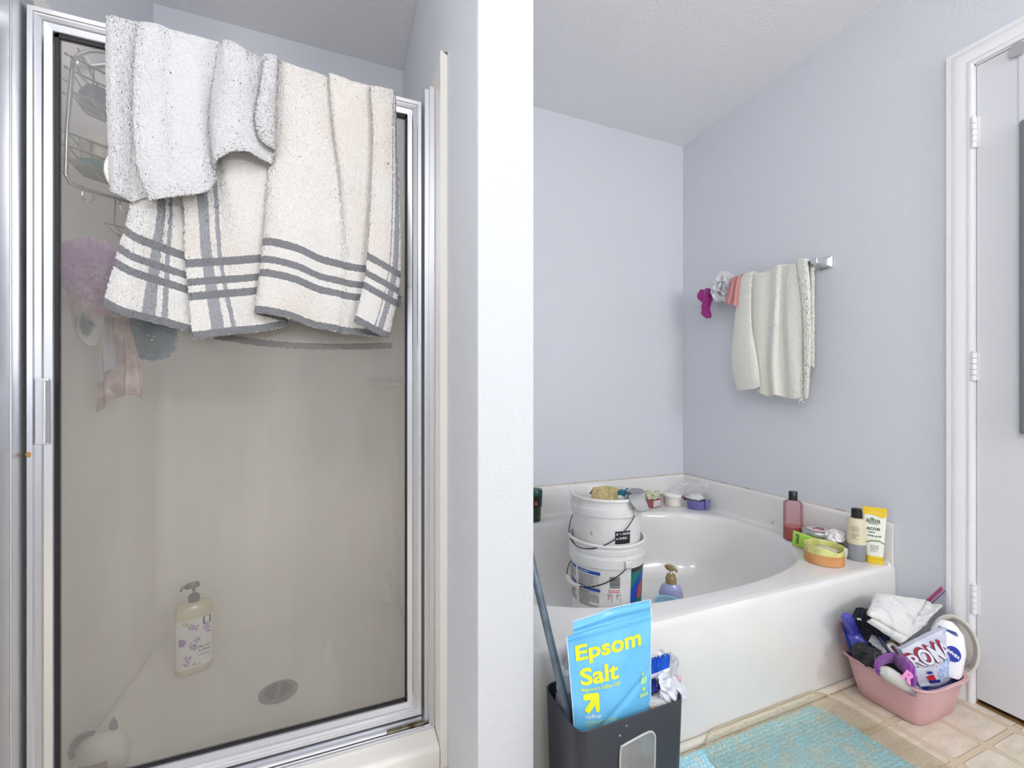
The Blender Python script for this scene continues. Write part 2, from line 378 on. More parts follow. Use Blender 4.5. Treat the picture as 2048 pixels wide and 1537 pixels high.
# raised splash lips at the back and the right, coved into the deck
sp = [(0.0, 0.0), (0.008, 0.0015), (0.0135, 0.0075), (0.0155, 0.018), (0.0165, 0.135), (0.019, 0.147), (0.0245, 0.152), (0.038, 0.152)]
n = len(sp)
A = [(x0, 1.958+a, TZ+b) for a, b in sp]; B = [(1.862+a*0.66, 1.958+a, TZ+b) for a, b in sp]
Cc = [(1.862+a*0.66, TY+0.012, TZ+b) for a, b in sp]
Dd = [(1.862+a*0.66, TY+0.004, TZ+b-(0.004 if b > 0.01 else 0.012)) for a, b in sp]
gs = G()
for P_, Q_ in ((A, B), (B, Cc), (Cc, Dd)):
    gs.add(list(P_)+list(Q_), [(i, i+1, n+i+1, n+i) for i in range(n-1)])
gs.add(list(Dd)+[(XR-0.001, TY+0.004, TZ-0.012), (1.860, TY+0.004, TZ-0.012)], [tuple(range(n+2))])
put('splash_rim', gs, tub_m, tub)
tb = put('tub_body', g, tub_m, tub)
bm = bmesh.new(); bm.from_mesh(tb.data); bmesh.ops.remove_doubles(bm, verts=bm.verts, dist=0.0006); bmesh.ops.recalc_face_normals(bm, faces=bm.faces); bm.to_mesh(tb.data); bm.free(); tb.data.set_sharp_from_angle(angle=R(28))
p = atX(1545, 1044, 1.874); g = G().lathe([(0.006, 0), (0.0085, 0.002), (0.0085, 0.004), (0.004, 0.006), (0.004, 0.010)], 20)
g.v = [Vector((p.x-q.z, p.y+q.x, p.z+q.y)) for q in g.v]; put('overflow_knob', g, chrome_m, tub)

# ================================================================== SHOWER STALL
st = thing('shower_stall', 'cream moulded shower stall behind the framed glass door', 'shower stall', (-0.19, 1.55, 0))
SX0, SX1, SYB, SYF, SZ = XL+0.02, XP0-0.02, YB-0.012, 1.13, 1.90
def rring(z, x0, x1, y0, y1, r):
    return [(x, y, z) for x, y in rrect(x0, x1, y0, y1, r, 6)]
g = G()
# wall lining as a U in plan
r = 0.05; U = [(SX0, SYF)]
U += [(SX0, SYB-r)]+[(SX0+r-r*math.cos(a), SYB-r+r*math.sin(a)) for a in [PI/2*i/6 for i in range(1, 7)]]
U += [(SX1-r+r*math.sin(a), SYB-r+r*math.cos(a)) for a in [PI/2*i/6 for i in range(1, 7)]]+[(SX1, SYF)]
m_ = len(U)
v = []
for z in (0.045, 0.5, 1.2, SZ-0.012): v += [(x, y, z) for x, y in U]
v += [(x+(-0.004 if i < m_/2 else 0.004 if i > m_/2 else 0), min(y+0.003, SYB+0.004), SZ-0.003) for i, (x, y) in enumerate(U)]
v += [(-0.6449 if x < -0.19 and y < SYB-r+0.001 else (0.2679 if x > 0.0 and y < SYB-r+0.001 else x), (YB-0.0005 if y > SYB-0.04 else y), SZ) for x, y in U]
f = []
for k in range(5):
    for i in range(m_-1): f.append((k*m_+i, k*m_+i+1, (k+1)*m_+i+1, (k+1)*m_+i))
g.add(v, f)
# rounded front lips of the lining
for x0, x1 in ((XL+0.0005, SX0), (SX1, XP0-0.0005)):
    g.add([(x0, SYF, 0), (x1, SYF, 0), (x1, SYF, SZ-0.01), (x0, SYF, SZ)], [(0, 1, 2, 3)])
put('wall_lining', g, sur_m, st, bevel=0)
# base pan with curb
g = G(); iy0, iy1 = 1.275, SYB-0.004
sec = [(0.0, SX0, SX1, SYF, SYB, 0.004), (0.046, SX0, SX1, SYF, SYB, 0.004), (0.056, SX0+0.001, SX1-0.001, SYF+0.005, SYB, 0.006), (0.060, SX0+0.003, SX1-0.003, SYF+0.014, SYB, 0.01),
       (0.060, SX0+0.02, SX1-0.02, iy0-0.012, SYB-0.012, 0.04), (0.056, SX0+0.028, SX1-0.028, iy0-0.003, SYB-0.02, 0.05), (0.042, SX0+0.05, SX1-0.05, iy0+0.02, SYB-0.04, 0.06), (0.037, -0.30, -0.06, 1.45, 1.64, 0.08)]
rings = [rring(*q) for q in sec]; k0 = len(rings[0]); v = [p for q in rings for p in q]; f = []
for k in range(len(rings)-1):
    for i in range(k0): j = (i+1) % k0; f.append((k*k0+i, k*k0+j, (k+1)*k0+j, (k+1)*k0+i))
f.append(tuple((len(rings)-1)*k0+i for i in range(k0))); g.add(v, f); put('base_pan', g, sur_m, st)
# drain
p = atZ(557, 1383, 0.040); g = G().lathe([(0.056, 0.037), (0.056, 0.0405), (0.05, 0.042), (0.0, 0.0418)], 40, cap1=False); g.v = [q+Vector((p.x, p.y, 0)) for q in g.v]
dr = put('drain', g, mat('drain_grey', (118, 124, 124), 0.4, 0.3), st); g = G()
for i in range(-3, 4):
    for s_ in (-1, 1):
        L_ = math.sqrt(max(0, 0.04**2-(i*0.011)**2)); g.box(p.x+(0.004 if s_ > 0 else -L_), p.x+(L_ if s_ > 0 else -0.004), p.y+i*0.011-0.002, p.y+i*0.011+0.002, 0.0415, 0.0425)
put('drain_slot', g, black_m, dr, smooth=False)
# moulded corner shelf column on the back right
for z in (1.02, 1.34):
    g = G(); n = 12; pts = [(SX1-0.001, SYB-0.001)]+[(SX1-0.001-0.13*math.sin(PI/2*i/n), SYB-0.001-0.13*math.cos(PI/2*i/n)) for i in range(n+1)]
    k = len(pts)
    g.add([(x, y, z) for x, y in pts]+[(x, y, z+0.018) for x, y in pts], [tuple(range(k)), tuple(range(2*k-1, k-1, -1))]+[(i, (i+1) % k, k+(i+1) % k, k+i) for i in range(k)])
    put('corner_shelf', g, sur_m, st, bevel=0.004)

# fixed metal frame round the door opening
FY0, FY1 = 1.222, 1.252
jf = thing('shower_door_surround', 'fixed bright metal jambs and sill track around the shower door', 'door frame', (-0.19, 1.235, 0.06))
def jamb(side):
    g = G()
    if side > 0:
        g.box(0.2215, 0.2475, 1.212, 1.262, 0.062, 1.845); g.box(0.232, 0.2478, 1.196, 1.214, 0.062, 1.845)
    else:
        g.box(-0.6248, -0.617, 1.19, 1.262, 0.062, 1.845); g.box(-0.6248, -0.619, 1.15, 1.19, 0.062, 1.845)
    return g
put('jamb', jamb(1), satin_m, jf, bevel=0.002); put('jamb', jamb(-1), satin_m, jf, bevel=0.002)
g = G(); tp = [(1.195, 0.0605), (1.195, 0.0665), (1.199, 0.0695), (1.204, 0.0695), (1.206, 0.066), (1.215, 0.066), (1.222, 0.072), (1.252, 0.078), (1.262, 0.078), (1.262, 0.0605)]
n = len(tp); g.add([(-0.617, y, z) for y, z in tp]+[(0.2465, y, z) for y, z in tp], [(i, (i+1) % n, n+(i+1) % n, n+i) for i in range(n)]+[tuple(range(n)), tuple(range(2*n-1, n-1, -1))])
tr = put('sill_track', g, chrome_m, jf)
g = G(); g.box(0.12, 0.2315, 1.207, 1.2215, 0.0665, 0.0735); put('grime', g, grime_m, tr, bevel=0.002)

# hinged door: four rails, gasket, glass, pull
dx0, dx1, dz0, dz1 = -0.6130, 0.2175, 0.086, 1.813; iw = 0.0415
sd = thing('shower_door', 'silver framed glass shower door with towels hung over its top', 'shower door', (-0.19, 1.237, dz0))
def rail(a, b, vert):
    """mitred hollow section: profile steps across the width"""
    pr = [(0.0, FY1), (0.0, FY0+0.004), (0.003, FY0), (0.012, FY0), (0.014, FY0+0.003), (0.026, FY0+0.001), (0.028, FY0+0.0045), (0.040, FY0+0.0085), (iw, FY0+0.011), (iw, FY1)]
    return pr
pr = rail(0, 0, 0); n = len(pr)
def corner(sx, sz): return [((dx0+a) if sx < 0 else (dx1-a), y, (dz0+a) if sz < 0 else (dz1-a)) for a, y in pr]
cs = {k: corner(*k) for k in ((-1, -1), (1, -1), (1, 1), (-1, 1))}
def rail_g(k1, k2):
    g = G(); g.add(cs[k1]+cs[k2], [(i, i+1, n+i+1, n+i) for i in range(n-1)]+[(0, n-1, 2*n-1, n)]); return g
put('stile', rail_g((1, -1), (1, 1)), chrome_m, sd); put('stile', rail_g((-1, 1), (-1, -1)), chrome_m, sd)
put('rail', rail_g((1, 1), (-1, 1)), chrome_m, sd); put('rail', rail_g((-1, -1), (1, -1)), chrome_m, sd)
ix0, ix1, iz0, iz1 = dx0+iw, dx1-iw, dz0+iw, dz1-iw; gk = 0.0065
g = G(); g.box(ix0, ix0+gk, 1.236, 1.246, iz0, iz1).box(ix1-gk*0.7, ix1, 1.236, 1.246, iz0, iz1).box(ix0, ix1, 1.236, 1.246, iz0, iz0+gk).box(ix0, ix1, 1.236, 1.246, iz1-gk*1.2, iz1)
put('gasket', g, black_m, sd, smooth=False)
g = G().add([(ix0+0.003, 1.2405, iz0+0.003), (ix1-0.003, 1.2405, iz0+0.003), (ix1-0.003, 1.2405, iz1-0.003), (ix0+0.003, 1.2405, iz1-0.003)], [(0, 1, 2, 3)])
put('glass_pane', g, glass_m, sd, smooth=False)
pa, pb = atY(70, 757, FY0-0.004), atY(94, 890, FY0-0.004)
g = G().box(pa.x, pb.x+0.003, FY0-0.006, FY0+0.002, pb.z, pa.z); g.box(pb.x-0.002, pb.x+0.003, FY0-0.016, FY0-0.004, pb.z+0.004, pa.z-0.004)
put('pull_plate', g, mat('pull_white', (214, 215, 222), 0.3, 0.5), sd, bevel=0.003)
pa, pb = atY(103, 760, 1.262), atY(118, 886, 1.262); put('inner_pull', G().box(pa.x-0.004, pb.x, 1.249, 1.264, pb.z, pa.z), mat('pull_white', (0, 0, 0)), sd, bevel=0.002)
g = G().blob(atY(56, 910, FY0-0.0005), (0.004, 0.0012, 0.005), 0.5, 2, 3, 3); put('rust_spot', g, mat('rust', (176, 128, 62), 0.8), sd)


# ================================================================== TOWELS
def terry(name, rgb, stripes=None, warm=None):
    """towelling; UV is in metres: u across the cloth, v up from the hem"""
    m = bpy.data.materials.new(name); m.use_nodes = True; nt = m.node_tree; b = nt.nodes['Principled BSDF']; L = nt.links.new
    b.inputs['Roughness'].default_value = 0.95; b.inputs['Sheen Weight'].default_value = 0.35; b.inputs['Specular IOR Level'].default_value = 0.1
    uvn = nt.nodes.new('ShaderNodeUVMap'); sp = nt.nodes.new('ShaderNodeSeparateXYZ'); L(uvn.outputs[0], sp.inputs[0])
    tc = nt.nodes.new('ShaderNodeTexCoord')
    def M(op, a, b_=None):
        n = nt.nodes.new('ShaderNodeMath'); n.operation = op
        for i, q in enumerate((a, b_)):
            if q is None: continue
            if isinstance(q, (int, float)): n.inputs[i].default_value = q
            else: L(q, n.inputs[i])
        return n.outputs[0]
    def MX(fac, a, c):
        x = nt.nodes.new('ShaderNodeMix'); x.data_type = 'RGBA'
        if isinstance(fac, float): x.inputs['Factor'].default_value = fac
        else: L(fac, x.inputs['Factor'])
        if isinstance(a, tuple): x.inputs['A'].default_value = a
        else: L(a, x.inputs['A'])
        x.inputs['B'].default_value = c; return x.outputs['Result']
    base = lin(rgb)
    if warm:
        n = nt.nodes.new('ShaderNodeTexNoise'); n.inputs['Scale'].default_value = 5; L(tc.outputs['Object'], n.inputs['Vector'])
        r = nt.nodes.new('ShaderNodeMapRange'); r.inputs['From Min'].default_value = 0.45; r.inputs['From Max'].default_value = 0.7; L(n.outputs[0], r.inputs[0])
        base = MX(r.outputs[0], base, lin(warm))
    fz = nt.nodes.new('ShaderNodeTexNoise'); fz.inputs['Scale'].default_value = 430; fz.inputs['Detail'].default_value = 1.5; L(tc.outputs['Object'], fz.inputs['Vector'])
    wob = M('MULTIPLY', M('SUBTRACT', fz.outputs[0], 0.5), 0.004)
    if stripes:
        vert, horiz = stripes
        def band(c, lo, hi): cc = M('ADD', c, wob); return M('MULTIPLY', M('GREATER_THAN', cc, lo), M('LESS_THAN', cc, hi))
        col = base; mask = None
        for lo, hi in vert:
            q = band(sp.outputs[0], lo, hi); mask = q if mask is None else M('MAXIMUM', mask, q)
        if mask is not None: col = MX(mask, col, lin((150, 152, 158)))
        mask = None
        for lo, hi in horiz:
            q = M('MULTIPLY', M('GREATER_THAN', sp.outputs[1], lo), M('LESS_THAN', sp.outputs[1], hi)); mask = q if mask is None else M('MAXIMUM', mask, q)
        col = MX(mask, col, lin((124, 126, 130)))
        base = col
    x = nt.nodes.new('ShaderNodeMix'); x.data_type = 'RGBA'; x.blend_type = 'MULTIPLY'; x.inputs['Factor'].default_value = 1
    if isinstance(base, tuple): x.inputs['A'].default_value = base
    else: L(base, x.inputs['A'])
    rr = nt.nodes.new('ShaderNodeMapRange'); rr.inputs['From Min'].default_value = 0.3; rr.inputs['From Max'].default_value = 0.7; rr.inputs['To Min'].default_value = 0.84; rr.inputs['To Max'].default_value = 1.06; L(fz.outputs[0], rr.inputs[0]); L(rr.outputs[0], x.inputs['B'])
    L(x.outputs['Result'], b.inputs['Base Color'])
    bp = nt.nodes.new('ShaderNodeBump'); bp.inputs['Distance'].default_value = 0.0022; bp.inputs['Strength'].default_value = 0.75; L(fz.outputs[0], bp.inputs['Height']); L(bp.outputs[0], b.inputs['Normal'])
    return m

def cr1(vals, t):
    m = len(vals)-1; t = t*m; k = min(int(t), m-1); t -= k
    p0, p1, p2, p3 = vals[max(k-1,0)], vals[k], vals[k+1], vals[min(k+2,m)]
    return 0.5*((2*p1)+(p2-p0)*t+(2*p0-5*p1+4*p2-p3)*t*t+(3*p1-p0-3*p2+p3)*t**3)

def drape(name, cols, m, y_over=None, y_back=None, back=0.3, nu=150, nv=170, parent=None, jit=0.0006, solid=0.004, seed=1, place=atY, top_lift=0.006, backx=0.0):
    """cols: (s, [(u, v, plane), ...] top to hem). The cloth goes over the bar and hangs behind for `back` metres."""
    rnd = random.Random(seed); K = len(cols)
    ss = [c[0] for c in cols]; paths = []
    NF = nv; NB = int(nv*back/0.7) if back else 0
    for s_, pth in cols:
        P_ = [place(*q) for q in pth]; paths.append(cr(P_, NF))
    rows = []
    for j in range(NF):
        vals = [p[j] for p in paths]
        # column resample by cloth distance, eased
        row = []
        for i in range(nu):
            row.append(cr1(vals, i/(nu-1)))
        rows.append(row)
    su = [cr1([q[0] if isinstance(q, tuple) else q for q in ss], i/(nu-1)) for i in range(nu)]; sb = [cr1([q[1] if isinstance(q, tuple) else q for q in ss], i/(nu-1)) for i in range(nu)]
    v = []; uv = []
    if NB:
        zt = [rows[0][i].z for i in range(nu)]
        arc = []
        for i in range(nu):
            p = rows[0][i]; col = []
            if place is atX:
                for k in range(NB, 0, -1):
                    z = p.z-back*k/NB*1.0; col.append((Vector((y_back+0.004*math.sin(i*0.15), p.y+backx*k/NB, z)), back*(1-k/NB)))
                for a in (150, 120, 90, 60, 30):
                    q = R(a); c_ = (p.x+y_back)/2; col.append((Vector((c_-abs(y_back-p.x)/2*math.cos(q), p.y, p.z+top_lift*math.sin(q))), back))
            else:
                for k in range(NB, 0, -1):
                    z = p.z-back*k/NB*1.0; col.append((Vector((p.x+backx*k/NB, y_back+0.006*math.sin(i*0.12+k*0.02), z)), back*(1-k/NB)))
                for a in (150, 120, 90, 60, 30):
                    q = R(a); c_ = (p.y+y_back)/2; col.append((Vector((p.x, c_-abs(y_back-p.y)/2*math.cos(q), p.z+top_lift*math.sin(q))), back))
            arc.append(col)
        for k in range(len(arc[0])):
            for i in range(nu): v.append(arc[i][k][0]); uv.append((su[i], arc[i][k][1]))
    # arc length up from the hem
    acc = [[0.0]*nu for _ in range(NF)]
    for j in range(NF-2, -1, -1):
        for i in range(nu): acc[j][i] = acc[j+1][i]+(rows[j][i]-rows[j+1][i]).length
    for j in range(NF):
        for i in range(nu): v.append(rows[j][i]); uv.append((su[i]+(sb[i]-su[i])*j/(NF-1), acc[j][i]))
    nr = len(v)//nu
    v = [p+Vector((rnd.gauss(0, jit), rnd.gauss(0, jit), rnd.gauss(0, jit))) for p in v]
    f = [(j*nu+i, j*nu+i+1, (j+1)*nu+i+1, (j+1)*nu+i) for j in range(nr-1) for i in range(nu-1)]
    g = G(); g.v = v; g.f = f
    return put(name, g, m, parent, uv=uv, solid=solid, auto=False)

HB = [(0, 0.017), (0.088, 0.106), (0.121, 0.138), (0.163, 0.182)]
tw_a = terry('striped_terry_one', (218, 217, 215), ([(0.078, 0.105), (0.118, 0.130)], HB), (215, 212, 207))
tw_b = terry('striped_terry_two', (218, 216, 213), ([(0.040, 0.064), (0.076, 0.087), (0.690, 0.712), (0.72, 0.724)], HB), (215, 208, 201))
tw_c = terry('plain_terry', (212, 212, 214))
tw_d = terry('cream_terry', (238, 237, 227))
Y1, Y2, Y3 = 1.2085, 1.196, 1.180
# towel A: lower left
o = drape('bath_towel', [
    (0.00, [(262, 72, Y1), (264, 250, Y1), (262, 400, Y1-0.008), (237, 500, Y1-0.016), (206, 610, Y1-0.02)]),
    (0.04, [(275, 76, Y1), (280, 250, Y1), (286, 400, Y1-0.012), (267, 510, Y1-0.024), (240, 629, Y1-0.03)]),
    (0.09, [(292, 80, Y1), (300, 250, Y1), (322, 400, Y1), (310, 515, Y1-0.006), (293, 643, Y1-0.010)]),
    (0.13, [(310, 84, Y1), (325, 250, Y1), (345, 400, Y1+0.003), (340, 525, Y1), (335, 653, Y1)]),
    (0.19, [(335, 90, Y1), (360, 250, Y1), (378, 400, Y1+0.005), (392, 535, Y1+0.006), (392, 668, Y1+0.006)]),
    (0.23, [(355, 95, Y1), (380, 250, Y1), (400, 400, Y1+0.006), (420, 540, Y1+0.008), (425, 672, Y1+0.008)]),
], tw_a, y_back=1.262, back=0.25, nu=130, nv=220, seed=2)
tag(o, 'white towel with grey stripes, its lower left corner hanging leftmost on the shower door', 'towel', 'striped towels over the shower door')
# towel B: centre and right, with the right edge folded back over itself
o = drape('bath_towel', [
    (0.00, [(330, 88, Y2), (340, 250, Y2), (366, 396, Y2), (371, 520, Y2-0.002), (386, 679, Y2-0.006)]),
    (0.05, [(370, 99, Y2), (385, 250, Y2+0.003), (402, 396, Y2+0.004), (412, 520, Y2), (436, 673, Y2-0.004)]),
    (0.09, [(400, 107, Y2), (420, 250, Y2+0.004), (436, 360, Y2+0.004), (448, 520, Y2+0.004), (478, 668, Y2+0.002)]),
    (0.16, [(450, 119, Y2-0.004), (455, 250, Y2-0.004), (462, 360, Y2-0.008), (488, 520, Y2-0.004), (520, 664, Y2-0.004)]),
    (0.24, [(500, 127, Y2), (505, 250, Y2), (515, 360, Y2), (535, 520, Y2+0.002), (562, 656, Y2+0.004)]),
    (0.27, [(540, 132, Y2), (540, 250, Y2), (545, 360, Y2), (552, 510, Y2+0.002), (572, 645, Y2+0.004)]),
    (0.29, [(552, 128, Y3+0.01), (546, 250, Y3+0.008), (537, 360, Y3+0.006), (527, 490, Y3), (514, 630, Y3-0.002)]),
    (0.33, [(566, 125, Y3+0.006), (565, 250, Y3+0.004), (556, 360, Y3-0.002), (545, 490, Y3-0.016), (523, 627, Y3-0.020)]),
    (0.39, [(598, 136, Y3+0.006), (600, 250, Y3+0.002), (600, 380, Y3-0.002), (595, 512, Y3-0.012), (575, 637, Y3-0.014)]),
    (0.45, [(628, 145, Y3+0.008), (636, 250, Y3+0.006), (640, 380, Y3+0.004), (640, 532, Y3+0.002), (625, 655, Y3+0.003)]),
    (0.48, [(658, 155, Y3+0.014), (664, 250, Y3+0.014), (676, 380, Y3+0.012), (680, 543, Y3+0.006), (668, 663, Y3+0.004)]),
    (0.49, [(662, 148, Y3+0.000), (672, 250, Y3-0.004), (690, 380, Y3-0.004), (700, 548, Y3+0.003), (690, 668, Y3+0.003)]),
    (0.56, [(710, 165, Y3+0.004), (720, 260, Y3+0.004), (728, 380, Y3+0.004), (740, 554, Y3+0.004), (735, 672, Y3+0.006)]),
    (0.62, [(764, 179, Y3+0.004), (772, 270, Y3+0.004), (776, 400, Y3+0.004), (780, 560, Y3+0.004), (768, 674, Y3+0.004)]),
    (0.655, [(786, 184, Y3-0.004), (790, 280, Y3-0.002), (797, 420, Y3-0.004), (797, 560, Y3-0.006), (776, 676, Y3-0.006)]),
    ((0.72, 0.67), [(788, 182, Y3-0.012), (790, 280, Y3-0.012), (796, 420, Y3-0.014), (795, 560, Y3-0.016), (770, 676, Y3-0.016)]),
    ((0.75, 0.73), [(768, 177, Y3-0.016), (772, 280, Y3-0.018), (774, 420, Y3-0.020), (768, 553, Y3-0.026), (742, 662, Y3-0.026)]),
    (0.79, [(741, 172, Y3-0.014), (746, 280, Y3-0.016), (741, 420, Y3-0.020), (731, 548, Y3-0.026), (708, 644, Y3-0.028)]),
], tw_b, y_back=1.268, back=0.25, nu=420, nv=240, seed=3)
tag(o, 'large white towel with grey plaid stripes draped over the right half of the shower door', 'towel', 'striped towels over the shower door')
# the towel hanging inside the shower, seen below the others through the glass
z = atY(790, 185, 1.27)
o = drape('bath_towel', [
    (0.0, [(425, 110, 1.272), (420, 300, 1.275), (425, 500, 1.28), (430, 679, 1.285)]),
    (0.12, [(510, 122, 1.272), (510, 300, 1.285), (515, 500, 1.295), (520, 692, 1.30)]),
    (0.22, [(590, 140, 1.272), (590, 300, 1.275), (600, 500, 1.28), (610, 699, 1.28)]),
    (0.32, [(670, 160, 1.272), (680, 300, 1.28), (690, 500, 1.29), (695, 700, 1.295)]),
    (0.42, [(760, 186, 1.272), (775, 300, 1.278), (782, 500, 1.283), (784, 697, 1.285)]),
], terry('striped_terry_three', (228, 226, 220), ([], HB)), back=0, nu=140, nv=200, seed=4)
tag(o, 'white towel hanging inside the shower, its grey hem seen through the glass below the rest', 'towel', 'striped towels over the shower door')
# plain small towel on top, left
Z0 = 1.166
o = drape('hand_towel', [
    (0.00, [(214, 33, Z0+0.014), (213, 150, Z0+0.018), (217, 280, Z0+0.020), (221, 382, Z0+0.020)]),
    (0.02, [(224, 34, Z0+0.006), (226, 150, Z0+0.006), (230, 280, Z0+0.010), (232, 388, Z0+0.010)]),
    (0.045, [(244, 40, Z0+0.010), (248, 150, Z0+0.014), (250, 280, Z0+0.016), (250, 396, Z0+0.016)]),
    (0.07, [(268, 46, Z0+0.018), (270, 150, Z0+0.022), (270, 280, Z0+0.022), (266, 403, Z0+0.022)]),
    (0.078, [(284, 50, Z0+0.020), (286, 150, Z0+0.024), (288, 280, Z0+0.024), (300, 392, Z0+0.024)]),
    (0.085, [(278, 46, Z0-0.004), (270, 150, Z0-0.010), (273, 310, Z0-0.014), (299, 400, Z0-0.012)]),
    (0.10, [(290, 46, Z0-0.004), (284, 150, Z0-0.014), (288, 310, Z0-0.018), (315, 398, Z0-0.014)]),
    (0.14, [(320, 52, Z0-0.002), (314, 150, Z0-0.016), (322, 300, Z0-0.020), (352, 393, Z0-0.014)]),
    (0.18, [(345, 62, Z0+0.004), (345, 160, Z0-0.006), (352, 300, Z0-0.008), (378, 390, Z0-0.006)]),
    (0.24, [(398, 76, Z0+0.006), (396, 160, Z0-0.002), (398, 270, Z0-0.008), (410, 384, Z0-0.004)]),
    (0.275, [(432, 86, Z0+0.018), (424, 160, Z0+0.018), (416, 260, Z0+0.012), (430, 364, Z0+0.012)]),
    (0.29, [(444, 86, Z0+0.012), (430, 160, Z0+0.012), (422, 250, Z0+0.006), (429, 340, Z0+0.008)]),
    (0.31, [(450, 82, Z0+0.002), (446, 160, Z0-0.010), (434, 235, Z0-0.014), (432, 322, Z0-0.010)]),
    (0.35, [(470, 88, Z0-0.002), (466, 160, Z0-0.020), (464, 230, Z0-0.026), (462, 304, Z0-0.022)]),
    (0.38, [(490, 102, Z0+0.002), (492, 165, Z0-0.010), (494, 235, Z0-0.014), (496, 303, Z0-0.016)]),
    (0.41, [(508, 112, Z0+0.010), (512, 175, Z0+0.004), (516, 245, Z0+0.000), (522, 318, Z0-0.002)]),
    (0.43, [(528, 118, Z0+0.014), (532, 180, Z0+0.014), (538, 250, Z0+0.010), (545, 326, Z0+0.008)]),
    (0.45, [(549, 116, Z0+0.010), (549, 180, Z0+0.008), (547, 240, Z0+0.006), (548, 300, Z0+0.004)]),
    (0.455, [(553, 113, Z0-0.002), (549, 180, Z0-0.008), (546, 240, Z0-0.010), (547, 298, Z0-0.008)]),
    (0.475, [(540, 110, Z0-0.010), (534, 180, Z0-0.018), (528, 240, Z0-0.020), (533, 290, Z0-0.016)]),
    (0.49, [(530, 111, Z0-0.008), (521, 180, Z0-0.014), (511, 235, Z0-0.018), (517, 275, Z0-0.014)]),
], tw_c, y_back=1.274, back=0.2, nu=340, nv=150, seed=5, top_lift=0.012)
tag(o, 'plain white hand towel draped on top at the left end of the shower door', 'towel')

# towel bar on the right wall, with its towel
tbz = 1.535
br = thing('towel_bar', 'square chrome towel bar mounted on the right wall above the tub', 'towel bar', (XR, 1.48, tbz))
put('bar', G().box(1.813, 1.829, 1.19, 1.785, tbz-0.008, tbz+0.008), chrome_m, br, bevel=0.002)
for yy in (1.185, 1.788):
    g = G(); secs = [(0.0, 0.027, 0.027, 8), (0.008, 0.026, 0.026, 8), (0.012, 0.021, 0.021, 7), (0.03, 0.014, 0.014, 7), (0.05, 0.012, 0.013, 8), (0.077, 0.012, 0.013, 8), (0.08, 0.010, 0.011, 8)]
    g.loft(secs, 32); g.v = [Vector((XR-p.z, yy+p.x, tbz+p.y)) for p in g.v]; put('mounting_post', g, chrome_m, br)
T0 = 1.805
o = drape('hand_towel', [
    (0.00, [(1478, 560, T0), (1470, 640, T0-0.008), (1464, 720, T0-0.012), (1474, 778, T0-0.014)]),
    (0.03, [(1486, 552, T0-0.004), (1482, 640, T0-0.022), (1476, 710, T0-0.030), (1482, 781, T0-0.030)]),
    (0.08, [(1498, 546, T0-0.006), (1499, 640, T0-0.022), (1500, 720, T0-0.034), (1508, 778, T0-0.034)]),
    (0.11, [(1504, 546, T0), (1502, 640, T0-0.008), (1514, 720, T0-0.020), (1520, 773, T0-0.024)]),
    (0.12, [(1506, 549, T0+0.008), (1498, 640, T0+0.006), (1506, 720, T0-0.004), (1512, 782, T0-0.006)]),
    (0.16, [(1520, 548, T0), (1518, 640, T0-0.008), (1520, 720, T0-0.008), (1524, 788, T0-0.008)]),
    (0.19, [(1540, 543, T0+0.004), (1538, 640, T0+0.006), (1535, 720, T0+0.006), (1539, 794, T0+0.006)]),
    (0.23, [(1554, 533, T0-0.008), (1549, 640, T0-0.018), (1545, 720, T0-0.022), (1548, 790, T0-0.022)]),
    (0.27, [(1566, 532, T0+0.000), (1566, 640, T0+0.004), (1568, 720, T0+0.004), (1570, 795, T0+0.002)]),
    (0.31, [(1578, 532, T0-0.004), (1576, 640, T0-0.014), (1580, 720, T0-0.016), (1585, 798, T0-0.014)]),
    (0.36, [(1590, 530, T0-0.004), (1600, 620, T0-0.006), (1600, 720, T0-0.008), (1604, 800, T0-0.006)]),
    (0.38, [(1596, 528, T0+0.006), (1606, 620, T0+0.006), (1608, 720, T0+0.006), (1608, 798, T0+0.006)]),
    (0.40, [(1594, 522, T0-0.006), (1606, 620, T0-0.014), (1609, 720, T0-0.012), (1608, 797, T0-0.010)]),
    (0.42, [(1606, 520, T0-0.010), (1614, 580, T0-0.014), (1618, 700, T0-0.012), (1612, 798, T0-0.010)]),
    (0.44, [(1615, 524, T0-0.002), (1620, 580, T0-0.002), (1621, 700, T0-0.002), (1616, 795, T0-0.002)]),
], tw_d, y_back=1.842, back=0.44, nu=300, nv=170, seed=6, place=atX, jit=0.0006)
tag(o, 'cream-white hand towel hanging in folds from the chrome wall bar', 'towel')
tl = o
g = G(); P0 = atX(1594, 797, T0-0.022); g.grid(lambda a, b: P0+Vector((0.002*math.sin(b*3), -0.026*a, -0.022*b)), 3, 5)
put('care_tag', g, mat('tag_white', (225, 226, 222), 0.6, mottled=((120, 124, 118), 160, 0.5, 0.6)), tl, solid=0.0006)

